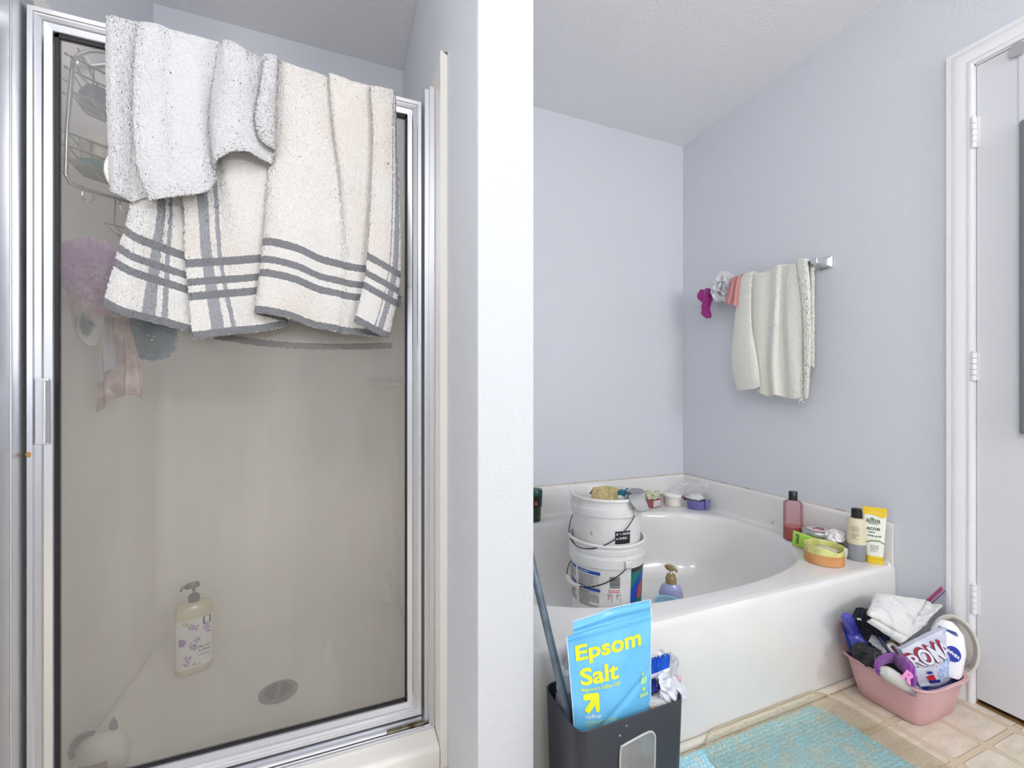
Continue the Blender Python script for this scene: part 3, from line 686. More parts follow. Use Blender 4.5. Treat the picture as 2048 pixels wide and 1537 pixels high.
# cloth things on the bar's far end
def ribbonpouf(g, c, r, n, seed, wid=0.014, squash=(1, 1, 1)):
    rnd = random.Random(seed); c = Vector(c)
    for k in range(n):
        ax = Vector((rnd.gauss(0, 1), rnd.gauss(0, 1), rnd.gauss(0, 1))).normalized(); e = ax.orthogonal().normalized(); e2 = ax.cross(e)
        a0 = rnd.random()*6.28; L_ = 0.8+rnd.random()*1.5; rr = r*(0.72+0.28*rnd.random()); ph = rnd.random()*6.28; fr = 7+rnd.random()*9
        def fn(i, j, e=e, e2=e2, ax=ax, a0=a0, L_=L_, rr=rr, ph=ph, fr=fr):
            a = a0+L_*i; q = rr+(j-0.5)*wid*1.3; wv = math.sin(a*fr+ph)*wid*0.55*(0.4+j)
            p = (e*math.cos(a)+e2*math.sin(a))*q+ax*(wv+0.25*r*math.sin(ph))
            return c+Vector((p.x*squash[0], p.y*squash[1], p.z*squash[2]))
        g.grid(fn, 26, 3)
    return g
def mesh_cloth(name, rgb, op=0.6):
    m = bpy.data.materials.new(name); m.use_nodes = True; nt = m.node_tree; nt.nodes.clear(); L = nt.links.new
    out = nt.nodes.new('ShaderNodeOutputMaterial'); t = nt.nodes.new('ShaderNodeBsdfTransparent'); d = nt.nodes.new('ShaderNodeBsdfDiffuse'); d.inputs[0].default_value = lin(rgb)
    tr = nt.nodes.new('ShaderNodeBsdfTranslucent'); tr.inputs[0].default_value = lin(rgb); m1 = nt.nodes.new('ShaderNodeMixShader'); m1.inputs[0].default_value = 0.35
    L(d.outputs[0], m1.inputs[1]); L(tr.outputs[0], m1.inputs[2]); m2 = nt.nodes.new('ShaderNodeMixShader'); m2.inputs[0].default_value = op
    L(t.outputs[0], m2.inputs[1]); L(m1.outputs[0], m2.inputs[2]); L(m2.outputs[0], out.inputs[0]); return m
c = atX(1447, 576, 1.812)
o = put('bath_pouf', ribbonpouf(G(), c, 0.068, 90, 11, 0.016, (0.75, 0.85, 1.05)), mesh_cloth('white_net', (244, 244, 246), 0.9), auto=False)
tag(o, 'white net bath pouf on the wall towel bar between magenta and salmon cloths', 'bath pouf')
# salmon cloth folded over the bar
o = drape('washcloth', [
    (0.0, [(1464, 558, 1.800), (1457, 580, 1.79), (1450, 604, 1.785)]), (0.03, [(1468, 556, 1.794), (1463, 580, 1.78), (1456, 608, 1.775)]),
    (0.06, [(1472, 555, 1.800), (1468, 580, 1.79), (1463, 606, 1.787)]), (0.09, [(1477, 553, 1.794), (1472, 580, 1.78), (1468, 612, 1.775)]),
    (0.12, [(1482, 552, 1.800), (1478, 580, 1.80), (1476, 613, 1.80)])],
    mat('salmon_cloth', (206, 146, 143), 0.9, bump=(400, 0.001)), y_back=1.842, back=0.12, nu=50, nv=40, place=atX, jit=0.0003, solid=0.003, seed=9)
tag(o, 'salmon pink washcloth over the wall towel bar beside the cream towel', 'washcloth')
# magenta scrunchie-like cloth hanging at the end
g = G()
cen = [atX(1411, 580, 1.818), atX(1410, 592, 1.81), atX(1414, 605, 1.806), atX(1412, 617, 1.806), atX(1413, 628, 1.806), atX(1417, 636, 1.806)]
rad = [0.036, 0.043, 0.026, 0.022, 0.024, 0.012]
cc = cr(cen, 40)
def mag(i, j):
    k = j*39; kk = int(k); q = cc[min(kk, 39)]; r_ = cr1(rad, j); a = 2*PI*i
    w_ = 1+0.16*math.sin(5*a+6*j)+0.10*math.sin(9*a-11*j)+0.08*math.sin(13*a+20*j)
    return q+Vector((math.cos(a)*r_*0.6*w_, math.sin(a)*r_*w_, 0.003*math.sin(7*a)))
g.grid(mag, 70, 60, closed=True)
o = put('washcloth', g, mat('magenta_cloth', (158, 32, 128), 0.75, bump=(300, 0.002), sheen=0.3)); tag(o, 'magenta twisted cloth hanging at the far end of the wall towel bar', 'washcloth')
g = G().tube(cr([cen[-1]+Vector((0, 0.006, 0)), atX(1416, 646, 1.81), atX(1419, 652, 1.815)], 10), 0.0006, 5); q = put('loose_thread', g, white_pl, o)

# ================================================================== THINGS IN THE SHOWER (behind the glass)
# chrome wire caddy on the left wall
CXW = SX0+0.004
cd = thing('shower_caddy', 'two-shelf chrome wire caddy hanging inside the shower at upper left', 'shower caddy', (CXW+0.05, 1.45, 1.45))
cw = Vector((0.76, 0.65, 0)); cdp = Vector((-0.10, 0.995, 0)); c0 = Vector((-0.580, 1.292, 0))
def cp(a, d_, z): return c0+cw*a+cdp*d_+Vector((0, 0, z))+Vector((0.010, 0, 0))*((z-1.47)/0.35)
WC, DC = 0.25, 0.095
pts = [cp(WC, 0, 1.478), cp(0.03, 0, 1.470), cp(0.008, 0, 1.474), cp(0.0, 0, 1.49), cp(0.0, 0, 1.60), cp(0.004, 0, 1.72)]
pts += [cp(0.095-0.091*math.cos(a), 0, 1.735+0.085*math.sin(a)) for a in [PI/2*i/8 for i in range(1, 9)]]+[cp(WC-0.09, 0, 1.822)]
pts += [cp(WC-0.095+0.091*math.sin(a), 0, 1.735+0.085*math.cos(a)) for a in [PI/2*i/8 for i in range(1, 9)]]
g = G().tube(pts, 0.0046, 10, closed=True); put('front_frame', g, wire_m, cd)
def basket(z, hs):
    g = G()
    for zz in hs: g.tube([cp(0, 0, zz), cp(WC, 0, zz)], 0.0026, 8); g.tube([cp(0, 0, zz), cp(0, DC, zz), cp(WC, DC, zz), cp(WC, 0, zz)], 0.0020, 6)
    g.tube([cp(0, 0, z), cp(0, DC, z), cp(WC, DC, z), cp(WC, 0, z)], 0.0022, 6, closed=True)
    for i in range(1, 9): d_ = DC*i/9; g.tube([cp(0, d_, z), cp(WC, d_, z)], 0.0015, 6)
    for i in range(1, 6): a_ = WC*i/6; g.tube([cp(a_, 0, hs[0]), cp(a_, 0.0, z), cp(a_, DC, z)], 0.0018, 6)
    for i in range(4): g.blob(cp(-0.006, 0, hs[0]-0.03*i), (0.004, 0.004, 0.004), 0, 1, 1, 2)
    return g
put('basket', basket(1.685, (1.763, 1.732)), wire_m, cd); put('basket', basket(1.530, (1.588, 1.558)), wire_m, cd)
g = G(); tz = 1.405
g.tube([cp(0.07, 0.0, tz), cp(0.07, DC, tz), cp(WC, DC, tz), cp(WC, 0.0, tz)], 0.0022, 6, closed=True)
for i in range(1, 11): d_ = DC*i/11; g.tube([cp(0.07, d_, tz), cp(0.09, d_, tz-0.018), cp(WC, d_, tz-0.018)], 0.0014, 6)
for a_ in (0.09, 0.17, WC-0.003): g.tube([cp(a_, 0, 1.474), cp(a_, 0, tz), cp(a_, DC, tz)], 0.0018, 6)
put('soap_tray', g, wire_m, cd)
put('brace', G().tube([cp(0.012, 0, 1.79), cp(0.06, DC*0.9, 1.70)], 0.0020, 6), wire_m, cd)
put('brace', G().tube([cp(0.0, 0, 1.685), cp(0.02, 0, 1.668), cp(0.075, 0, 1.668), cp(0.085, 0, 1.676), cp(0.085, 0, 1.732)], 0.0022, 6), wire_m, cd)
for a_ in (0.03, 0.10, 0.17):
    put('hook', G().tube(cr([cp(a_, 0, 1.476), cp(a_, 0, 1.452), cp(a_+0.012, -0.006, 1.442), cp(a_+0.022, -0.004, 1.452), cp(a_+0.02, 0.0, 1.462)], 12), 0.0020, 6), wire_m, cd)
Rz = Matrix.Rotation(math.atan2(0.65, 0.76), 4, 'Z')
def local(g, p): return g.xf(Matrix.Translation(p) @ Rz)
o = put('soap_box', local(G().loft([(0, 0.038, 0.034, 5), (0.004, 0.040, 0.036, 5), (0.036, 0.040, 0.036, 5), (0.040, 0.038, 0.034, 5)], 32), cp(0.048, DC/2, 1.689)), mat('navy_box', (66, 72, 120), 0.4)); tag(o, 'dark blue box on the upper shelf of the shower caddy', 'soap box')
o = put('sponge', local(G().loft([(0, 0.060, 0.036, 3), (0.003, 0.066, 0.040, 3), (0.016, 0.066, 0.040, 3), (0.019, 0.06, 0.036, 3)], 36), cp(0.070, DC/2, 1.534)), mat('teal_sponge', (52, 130, 140), 0.9, bump=(200, 0.003))); tag(o, 'flat teal sponge on the lower shelf of the shower caddy under the cream jar', 'sponge')
pj = cp(0.048, DC/2, 1.5535)
tbm = thing('tub_jar', 'round cream tub jar on the lower shelf of the shower caddy', 'jar', pj)
put('body', local(G().lathe([(0.036, 0), (0.038, 0.004), (0.040, 0.034), (0.040, 0.038)], 32), pj), mat('cream_plastic', (216, 210, 194), 0.4), tbm)
put('lid', local(G().lathe([(0.0415, 0.038), (0.0415, 0.056), (0.039, 0.059)], 32), pj), mat('cream_lid', (226, 222, 210), 0.35), tbm)
# suction cup / shower arm at the top of the caddy
sa = thing('shower_fixture', 'chrome shower head on its arm above the caddy, half hidden by the white hand towel', 'shower head', (SX0, 1.43, 1.86))
g = G().lathe([(0.032, 0), (0.030, 0.006), (0.014, 0.014), (0.010, 0.016)], 28); g.v = [Vector((SX0+p.z, 1.465+p.x, 1.845+p.y)) for p in g.v]; put('flange', g, chrome_m, sa)
g = G().tube(cr([(SX0+0.01, 1.465, 1.845), (SX0+0.06, 1.465, 1.865), (SX0+0.10, 1.465, 1.85), (SX0+0.13, 1.465, 1.82)], 14), 0.0085, 10); q = put('pipe', g, chrome_m, sa)
g = G().lathe([(0.012, 0), (0.03, -0.03), (0.034, -0.036), (0.034, -0.042)], 24); g.xf(Matrix.Translation((SX0+0.13, 1.465, 1.82)) @ Matrix.Rotation(R(-35), 4, 'Y')); put('spray_head', g, chrome_m, sa)
# loofahs
o = put('bath_pouf', ribbonpouf(G(), (SX0+0.072, 1.345, 1.285), 0.066, 110, 21, 0.016, (0.9, 0.95, 1.1)), mesh_cloth('lilac_net', (228, 198, 234), 0.35), auto=False)
tag(o, 'lilac net bath pouf hanging behind the left edge of the shower glass', 'bath pouf')
o = put('bath_pouf', ribbonpouf(G(), (SX0+0.075, 1.345, 1.215), 0.045, 40, 22, 0.013, (0.9, 1, 0.8)), mesh_cloth('rose_net', (222, 192, 200), 0.3), auto=False)
tag(o, 'smaller dusty rose net pouf under the lilac one inside the shower', 'bath pouf')
c = atY(297, 674, 1.52)
o = put('bath_pouf', ribbonpouf(G(), c, 0.060, 130, 23, 0.014, (1, 0.8, 1.0)), mesh_cloth('teal_net', (104, 172, 196), 0.85), auto=False)
tag(o, 'teal net bath pouf inside the shower just under the striped towel', 'bath pouf')
put('hanging_cord', G().tube(cr([c+Vector((0, 0, 0.05)), c+Vector((-0.01, 0, 0.12)), c+Vector((-0.03, 0.01, 0.20))], 12), 0.0012, 5), white_pl, o)
# valve
vz, vy = 1.205, 1.50
sv = thing('shower_valve', 'round chrome shower valve on the left shower wall behind the hanging cloths', 'shower valve', (SX0, vy, vz))
g = G().lathe([(0.086, 0), (0.086, 0.004), (0.080, 0.010), (0.05, 0.016), (0.036, 0.02), (0.034, 0.05), (0.028, 0.056)], 44); g.v = [Vector((SX0+p.z, vy+p.x, vz+p.y)) for p in g.v]; put('escutcheon', g, chrome_m, sv)
g = G().tube([(SX0+0.045, vy, vz), (SX0+0.055, vy-0.01, vz+0.03), (SX0+0.065, vy-0.015, vz+0.075)], [0.012, 0.009, 0.007], 12); put('lever', g, chrome_m, sv)
# cloths hanging from the valve
def hang(name, top, w, h, plane_y, m, seed, folds=4, label='', cat='washcloth', lean=0.0, bot=1.0):
    rnd = random.Random(seed); ph = [rnd.random()*6 for _ in range(4)]
    def fn(i, j):
        a = (i-0.5); ww = w*(0.35+(bot-0.35)*min(1, j*1.6))
        x = top[0]+a*ww+lean*j; fy = 0.010*math.sin(folds*2*PI*i*0.5+ph[0])*(0.4+j)+0.006*math.sin(9*i+ph[1]+3*j)
        return Vector((x, plane_y+fy, top[1]-h*j*(1+0.10*math.sin(3.1*i+ph[2]))+0.01*math.sin(PI*i)))
    g = G().grid(fn, 60, 60); o = put(name, g, m, auto=False, solid=0.002); return tag(o, label, cat)
P1 = atY(236, 636, 1.42); P2 = atY(234, 812, 1.42)
hang('washcloth', (P1.x+0.004, P1.z), 0.098, P1.z-P2.z, 1.42, mat('taupe_cloth', (204, 184, 176), 0.9, bump=(260, 0.002), mottled=((168, 142, 136), 22, 0.4, 0.6)), 31, 5, 'dusty taupe cloth hanging below the valve inside the shower', bot=0.95)
P1 = atY(214, 630, 1.39); P2 = atY(212, 755, 1.39)
hang('washcloth', (P1.x, P1.z), 0.042, P1.z-P2.z, 1.39, mat('grey_cloth', (172, 172, 180), 0.9, bump=(260, 0.002)), 32, 3, 'narrow grey cloth strip hanging in front of the taupe cloth in the shower', bot=0.8)
# small blue thing and holder at the right shower wall
c = atY(797, 602, 1.84); o = put('razor_cover', G().blob(c, (0.014, 0.012, 0.028), 0.3, 1.5, 8, 3), mat('blue_plastic', (62, 92, 168), 0.4)); tag(o, 'small blue plastic item hanging in the shower at the right edge of the glass', 'razor')
g = G().box(c.x+0.004, SX1, 1.83, 1.86, c.z-0.004, c.z+0.006); put('holder', g, sur_m, o)

# body wash bottle in the shower corner
BW = atZ(388, 1338, 0.043)
bw = thing('body_wash_bottle', 'large pump body wash bottle with a lilac flower label on the shower floor', 'bottle', BW)
bx, by = 0.052, 0.032; face = math.atan2(-BW.y, -BW.x)+PI/2
Mb = Matrix.Translation(BW) @ Matrix.Rotation(face+R(8), 4, 'Z')
g = G().loft([(0, bx*0.92, by*0.9, 3), (0.006, bx, by, 3), (0.12, bx, by, 3), (0.205, bx, by, 3), (0.222, bx*0.93, by*0.92, 3), (0.230, bx*0.72, by*0.75, 2.5), (0.234, 0.02, 0.02, 2)], 48).xf(Mb)
put('body', g, mat('bottle_straw', (214, 206, 176), 0.25, coat=0.3), bw)
g = G().grid(lambda i, j: Vector((bx*1.012*math.copysign(abs(math.cos(PI+PI*(0.06+0.88*i)))**(2/3), math.cos(PI+PI*(0.06+0.88*i))), -by*1.02*abs(math.sin(PI*(0.06+0.88*i)))**(2/3), 0.02+0.165*j)), 40, 6).xf(Mb)
lb = put('label', g, mat('label_white', (232, 228, 226), 0.45), bw)
def bwm(x, y):   # label plane: x in metres from the centre, y height
    a = max(-0.995, min(0.995, x/(bx*1.03))); c_ = math.copysign(abs(a)**1.5, a); s_ = math.sqrt(max(0, 1-c_*c_)); return Mb @ Vector((x, -by*1.035*s_**(2/3)-0.0006, y))
lil = mat('lilac_print', (150, 118, 176), 0.5); gr_ = mat('green_print', (170, 186, 120), 0.5); drk = mat('slate_print', (70, 84, 104), 0.4)
g = G(); rnd = random.Random(4)
for fx, fy in ((-0.012, 0.160), (0.000, 0.155), (0.030, 0.147), (0.036, 0.135), (0.003, 0.112), (-0.010, 0.098), (-0.004, 0.088), (-0.022, 0.058), (-0.024, 0.040), (-0.034, 0.115)):
    for k in range(5):
        a = 2*PI*k/5+rnd.random(); q = poly_g([(fx+math.cos(a+e_)*r_, fy+math.sin(a+e_)*r_) for e_, r_ in ((0, 0.001), (-0.42, 0.0065), (-0.2, 0.0095), (0, 0.0108), (0.2, 0.0095), (0.42, 0.0065))]); mapped(q, bwm); g.add(q.v, q.f)
    put('flower_print', g, lil, lb, smooth=False); g = G()
g2 = mapped(poly_g([(-0.045, 0.10), (-0.030, 0.10), (-0.030, 0.125), (-0.045, 0.125)]), bwm); put('lilac_tab', g2, lil, lb, smooth=False)
g = G()
for q in ([( -0.03, .165), (-0.022, .183), (-0.016, .168)], [(-0.038, .172), (-.03, .184), (-.028, .17)], [(-0.012, .028), (-.004, .040), (.004, .028)], [(0.004, .026), (.012, .036), (.014, .026)]):
    put('leaf_print', mapped(poly_g(q), bwm), gr_, lb, smooth=False)
put('badge', mapped(poly_g(rrect(0.020, 0.044, 0.157, 0.184, 0.004)), bwm), drk, lb, smooth=False)
def bwm2(x, y): return bwm(x, y)+(Mb.to_3x3() @ Vector((0, -0.0006, 0)))
def shifted(gg, dx, dy): gg.v = [p+Vector((dx, dy, 0)) for p in gg.v]; return gg
put('badge_lettering', mapped(shifted(text_g('30', 0.014, 0.0004), 0.024, 0.168), bwm2), mat('label_white', (0,0,0)), lb, smooth=False)
g = G()
for i, (t_, sz) in enumerate((('Marula', 0.0115), ('& Shea', 0.0115), ('moisturizing', 0.0062))):
    q = mapped(shifted(text_g(t_, sz, 0.0002), 0.008, 0.081-i*0.0125), bwm); g.add(q.v, q.f)
put('lettering', g, drk, lb, smooth=False)
g = G().lathe([(0.017, 0.232), (0.0175, 0.252), (0.012, 0.258), (0.005, 0.260), (0.0045, 0.283)], 24)
g.loft([(0.281, 0.020, 0.009, 3, -0.004), (0.285, 0.022, 0.0105, 3, -0.006), (0.294, 0.020, 0.010, 3, -0.004), (0.298, 0.015, 0.007, 3, -0.002)], 24)
g.tube([(-0.018, 0, 0.289), (-0.032, 0, 0.288), (-0.036, 0, 0.278)], 0.0045, 8); g.xf(Mb)
put('pump', g, mat('pump_slate', (52, 58, 72), 0.35, mottled=((120, 126, 136), 120, 0.55, 0.68)), bw)

# white jug low in the left corner
P_ = Vector((-0.545, 1.375, 0.045)); jg = thing('shower_jug', 'white rounded jug with a slate handle low in the left corner of the shower', 'jug', P_)
g = G().loft([(0, 0.04, 0.032), (0.01, 0.05, 0.038), (0.05, 0.056, 0.042), (0.09, 0.046, 0.035), (0.11, 0.02, 0.018)], 36); g.v = [p+P_ for p in g.v]; put('body', g, mat('jug_white', (222, 218, 208), 0.4), jg)
g = G().tube([P_+Vector((-0.022-0.034*math.cos(a), -0.01, 0.075+0.038*math.sin(a))) for a in [R(-20)+R(125)*i/12 for i in range(13)]], [0.005+0.003*math.sin(PI*i/12) for i in range(13)], 8); put('handle', g, mat('jug_slate', (98, 106, 114), 0.5), jg)
g = G().lathe([(0.009, 0.105), (0.007, 0.122), (0.001, 0.134)], 16); g.v = [p+P_+Vector((0.02, 0, 0)) for p in g.v]; put('spout_tip', g, mat('jug_slate', (0,0,0)), jg)
g = G().grid(lambda i, j: P_+Vector((0.057*math.cos(R(235+60*i)), 0.044*math.sin(R(235+60*i)), 0.012+0.045*j)), 12, 5); put('brown_label', g, mat('brown_print', (150, 122, 100), 0.5), jg)

# ================================================================== TUB CONTENTS
white_b = mat('bucket_white', (226, 226, 224), 0.42, mottled=((214, 212, 204), 14, 0.5, 0.75))
BC = Vector((1.028, 1.518))
camang = math.degrees(math.atan2(-BC.y, -BC.x))     # direction from the bucket towards the viewer side of the room
def bucket(z0, z1, r0, r1, rings, label, mname):
    th = thing('bucket', label, 'bucket', (BC.x, BC.y, z0), group=None); h = z1-z0
    def rb(z): return r0+(r1-r0)*(z-z0)/h
    pr = [(r0-0.004, z0), (r0, z0+0.004)]
    for (a, b, out) in sorted([(z1-q[0], z1-q[1], q[2]) for q in rings]):
        pr += [(rb(a)-0.0, a-0.003), (rb(a)+out, a), (rb(b)+out*1.05, b-0.0015), (rb(b)+out*0.2, b)]
    pr += [(rb(z1)+0.001, z1-0.012), (rb(z1)+0.0065, z1-0.010), (rb(z1)+0.0075, z1-0.004), (rb(z1)+0.004, z1), (rb(z1)-0.001, z1), (rb(z1)-0.003, z1-0.004), (r0-0.004, z0+0.006)]
    g = G().lathe(pr, 96); g.v = [p+Vector((BC.x, BC.y, 0)) for p in g.v]; bd = put('body', g, white_b, th)
    return th, bd, rb
def cyl(th_, r, z): return Vector((BC.x+r*math.cos(th_), BC.y+r*math.sin(th_), z))
lo, lob, rl = bucket(0.034, 0.412, 0.134, 0.150, [(0.040, 0.022, 0.004), (0.092, 0.056, 0.0065)], 'lower white bucket with blue printed label, another bucket nested in its top', 'lower')
up_, upb, ru = bucket(0.206, 0.584, 0.124, 0.144, [(0.070, 0.040, 0.0065)], 'upper white bucket with a black warning sticker, nested in the lower one', 'upper')
def bail(th, zear, a0, r, drop, grip=None, wire=0.0021):
    pts = [cyl(R(a0-180*i/40), r+0.0015*math.sin(PI*i/40), zear-drop*math.sin(PI*i/40)**0.8) for i in range(41)]
    put('bail', G().tube(pts, wire, 8), mat('black_wire', (28, 28, 32), 0.4), th)
    if grip: put('grip', G().tube([p+Vector((0,0,0)) for p in pts[grip[0]:grip[1]]], 0.0085, 12), mat('grip_white', (216, 214, 204), 0.5), th)
    for q in (a0, a0-180):
        g = G(); e = [( -0.016, -0.02), (0.016, -0.02), (0.016, 0.018), (-0.016, 0.018)]
        g.grid(lambda i, j: cyl(R(q)+(i-0.5)*0.16, r+0.0012, zear-0.014+0.03*j), 8, 4); put('ear', g, white_b, th, solid=0.003)
bail(lo, 0.338, camang+31, 0.1595, 0.108, (16, 25))
bail(up_, 0.535, camang+48, 0.1515, 0.150)
def lab(r):    # x: metres round the wall from the viewer-facing line, positive to the right; y: height
    return lambda x, y: cyl(R(camang)+x/r, r, y)
LR = 0.1455
def lofn(off): return lambda x, y: cyl(R(camang)+x/0.147, rl(y)+off, y)
blue_p = mat('blue_print', (36, 84, 170), 0.4); ink = mat('black_ink', (40, 40, 44), 0.5); red_p = mat('red_print', (204, 70, 78), 0.5)
g = G()
for d0, d1, z0, z1 in ((-49, -9, 0.291, 0.304), (-49, -9, 0.2255, 0.237), (-88, -54, 0.291, 0.304), (-88, -54, 0.2255, 0.237)):
    q = mapped(poly_g(rrect(R(d0)*0.147, R(d1)*0.147, z0, z1, 0.003), 0.008), lofn(0.0008)); put('label_bar', q, blue_p, lo, smooth=False)
def words(x0, x1, y0, rows, pitch, h, seed, maxlen=None):
    rnd = random.Random(seed); g = G()
    for r_ in range(rows):
        y = y0-r_*pitch; x = x0; xe = x1 if rnd.random() > 0.25 else x0+(x1-x0)*(0.5+0.4*rnd.random())
        while x < xe:
            w_ = min(xe-x, h*(1.2+3.5*rnd.random())); q = poly_g([(x, y), (x+w_, y), (x+w_, y+h), (x, y+h)]); g.add(q.v, q.f); x += w_+h*0.6
    return g
g = G()
for x0, x1 in ((R(-48)*0.147, R(-11)*0.147), (R(-86)*0.147, R(-56)*0.147)):
    for y0, n_ in ((0.284, 12), (0.219, 14)): q = mapped(words(x0, x1, y0, n_ if y0 > .25 else n_, 0.0045, 0.0019, int(y0*1000)+int(x0*100)), lofn(0.0008)); g.add(q.v, q.f)
put('small_print', g, ink, lo, smooth=False)
g = G()
for x0 in (R(-47)*0.147, R(-86)*0.147):
    for y0 in (0.2955, 0.2295):
        q = mapped(words(x0+0.003, x0+0.05, y0, 1, 0.01, 0.0038, int(y0*900)), lofn(0.0014)); put('bar_print', q, mat('print_white', (225, 228, 232), 0.5), lo, smooth=False)
g = G(); y = 0.246; rnd = random.Random(3)
while y < 0.292:
    h_ = 0.0006+0.0018*rnd.random(); q = mapped(poly_g([(R(5)*.147, y), (R(21)*.147, y), (R(21)*.147, y+h_), (R(5)*.147, y+h_)], 0.012), lofn(0.0008)); g.add(q.v, q.f); y += h_+0.0006+0.0010*rnd.random()
put('barcode', g, ink, lo, smooth=False)
g = G()
for yy in (0.236, 0.2295): q = mapped(words(R(3)*.147, R(21)*.147, yy, 1, 0.01, 0.0032, int(yy*5000)), lofn(0.0008)); g.add(q.v, q.f)
for x in (R(2)*.147, R(15)*.147): q = mapped(words(x+0.001, x+0.012, 0.212, 3, 0.005, 0.0026, 7), lofn(0.0008)); g.add(q.v, q.f)
put('red_print', g, red_p, lo, smooth=False)
g = G()
for x in (R(1)*.147, R(14)*.147):
    for q_ in (((x, 0.2225), (x+0.021, 0.2225), (x+0.021, 0.2238), (x, 0.2238)), ((x+0.0195, 0.19), (x+0.021, 0.19), (x+0.021, 0.2238), (x+0.0195, 0.2238)), ((x+0.001, 0.217), (x+0.014, 0.217), (x+0.014, 0.2195), (x+0.001, 0.2195))):
        q = mapped(poly_g(list(q_)), lofn(0.0008)); g.add(q.v, q.f)
    put('pictogram', g, ink, lo, smooth=False); g = G()
def panel(x0, x1, y0, y1, off, m, nm):
    return put(nm, G().grid(lambda i, j: lofn(off)(x0+(x1-x0)*i, y0+(y1-y0)*j), 24, 4), m, lo, auto=False)
px0, px1 = R(40)*.147, R(112)*.147
pn = panel(px0, px1, 0.10, 0.300, 0.0008, mat('green_print_b', (22, 122, 110), 0.4), 'colour_panel')
q = put('panel_band', G().grid(lambda i, j: lofn(0.0014)(px0+(px1-px0)*i, 0.300+0.018*j), 24, 3), mat('charcoal_print', (58, 58, 62), 0.4), lo, auto=False)
g = mapped(poly_g([(px0, 0.13), (px0, 0.235), (px0+0.05, 0.285), (px0+0.09, 0.295), (px0+0.09, 0.27), (px0+0.045, 0.23), (px0+0.02, 0.16)], 0.012), lofn(0.0014)); put('blue_sweep', g, mat('royal_print', (24, 70, 178), 0.4), pn, smooth=False)
g = mapped(poly_g([(px0+0.042, 0.19), (px0+0.036, 0.215), (px0+0.048, 0.245), (px0+0.075, 0.25), (px0+0.075, 0.19)], 0.012), lofn(0.002)); put('red_patch', g, mat('brick_print', (186, 72, 72), 0.4), pn, smooth=False)
# warning sticker of the upper bucket
def upfn(off): return lambda x, y: cyl(R(camang)+x/0.14, ru(y)+off, y)
wx0, wx1 = R(14)*.14, R(41)*.14
st_ = put('warning_sticker', G().grid(lambda i, j: upfn(0.0008)(wx0+(wx1-wx0)*i, 0.412+0.050*j), 12, 5), mat('sticker_black', (34, 34, 38), 0.4), up_, auto=False)
g = G()
for t_, yy in (('WARNING', 0.4475), ('AVISO', 0.4305)):
    q = mapped(shifted(text_g(t_, 0.0125, 0.0003), wx0+0.016, yy), upfn(0.0014)); g.add(q.v, q.f)
    q = mapped(poly_g([(wx0+0.003, yy), (wx0+0.013, yy), (wx0+0.008, yy+0.010)]), upfn(0.0014)); g.add(q.v, q.f)
put('sticker_lettering', g, mat('print_white', (0,0,0)), st_, smooth=False)
put('stain', G().blob(cyl(R(camang-24), ru(0.45)-0.002, 0.447), (0.006, 0.004, 0.011), 0.4, 2, 6, 3), mat('stain_tan', (176, 168, 140), 0.8), up_)
# cloths in the upper bucket
zr = 0.584
g = G()
P_ = [atY(1185, 1003, 1.47), atY(1228, 1004, 1.47), atY(1236, 978, 1.50), atY(1212, 972, 1.50), atY(1187, 976, 1.50)]
def sock(i, j):
    l0 = atY(1181, 1010, 1.46); l1 = atY(1187, 976, 1.50); r0 = atY(1231, 1012, 1.46); r1 = atY(1238, 980, 1.50)
    a = l0.lerp(l1, j); b = r0.lerp(r1, j); p = a.lerp(b, i); p += Vector((0, -0.02, 0))*math.sin(PI*i)+Vector((0, 0, 0.012))*math.sin(PI*i)*j
    return p+Vector((0, 0.004*math.sin(14*i+3*j), 0))
g.grid(sock, 50, 30); g.grid(lambda i, j: sock(i, 1)+Vector((0, 0.03*j, -0.03*j)), 50, 6)
o = put('washcloth', g, mat('khaki_terry', (196, 178, 128), 0.95, bump=(240, 0.004), mottled=((172, 156, 112), 60, 0.4, 0.6)), solid=0.006, auto=False); tag(o, 'tan terry cloth poking out of the upper bucket at its left', 'washcloth')
g = G().blob(atY(1242, 986, 1.49), (0.024, 0.02, 0.013), 0.35, 2, 41, 4).tube(cr([atY(1249, 984, 1.49), atY(1253, 979, 1.49), atY(1256, 978, 1.49)], 6), 0.003, 6)
o = put('sponge', g, mat('deep_teal_cloth', (34, 112, 128), 0.9, bump=(220, 0.003))); tag(o, 'deep teal scrap between the tan cloth and grey sock in the upper bucket', 'cloth')
g = G().blob(atY(1240, 1000, 1.485), (0.022, 0.018, 0.022), 0.25, 2, 42, 4); o = put('crumpled_tissue', g, mat('pale_cloth', (212, 216, 210), 0.9, bump=(120, 0.003))); tag(o, 'pale crumpled cloth under the teal scrap in the upper bucket', 'cloth')
g = G().blob(atY(1271, 991, 1.46), (0.036, 0.028, 0.026), 0.3, 2, 43, 4)
o = put('sock', g, mat('grey_knit_dark', (142, 142, 152), 0.95, bump=(260, 0.003)))
tag(o, 'dark grey bunched sock behind the light grey ribbed one on the bucket rim', 'sock')
def cuff(i, j):
    pa = cr([atY(1262, 990, 1.45), atY(1257, 997, 1.392), atY(1262, 1006, 1.352), atY(1274, 1024, 1.348)], 13); pb = cr([atY(1282, 986, 1.45), atY(1285, 989, 1.405), atY(1290, 1000, 1.366), atY(1297, 1020, 1.366)], 13)
    k = min(12, int(round(j*12))); p = pa[k].lerp(pb[k], i); return p+Vector((0, -0.012*math.sin(PI*i), 0))+Vector((0.0008, 0, 0))*math.sin(60*i)
g = G().grid(cuff, 70, 13)
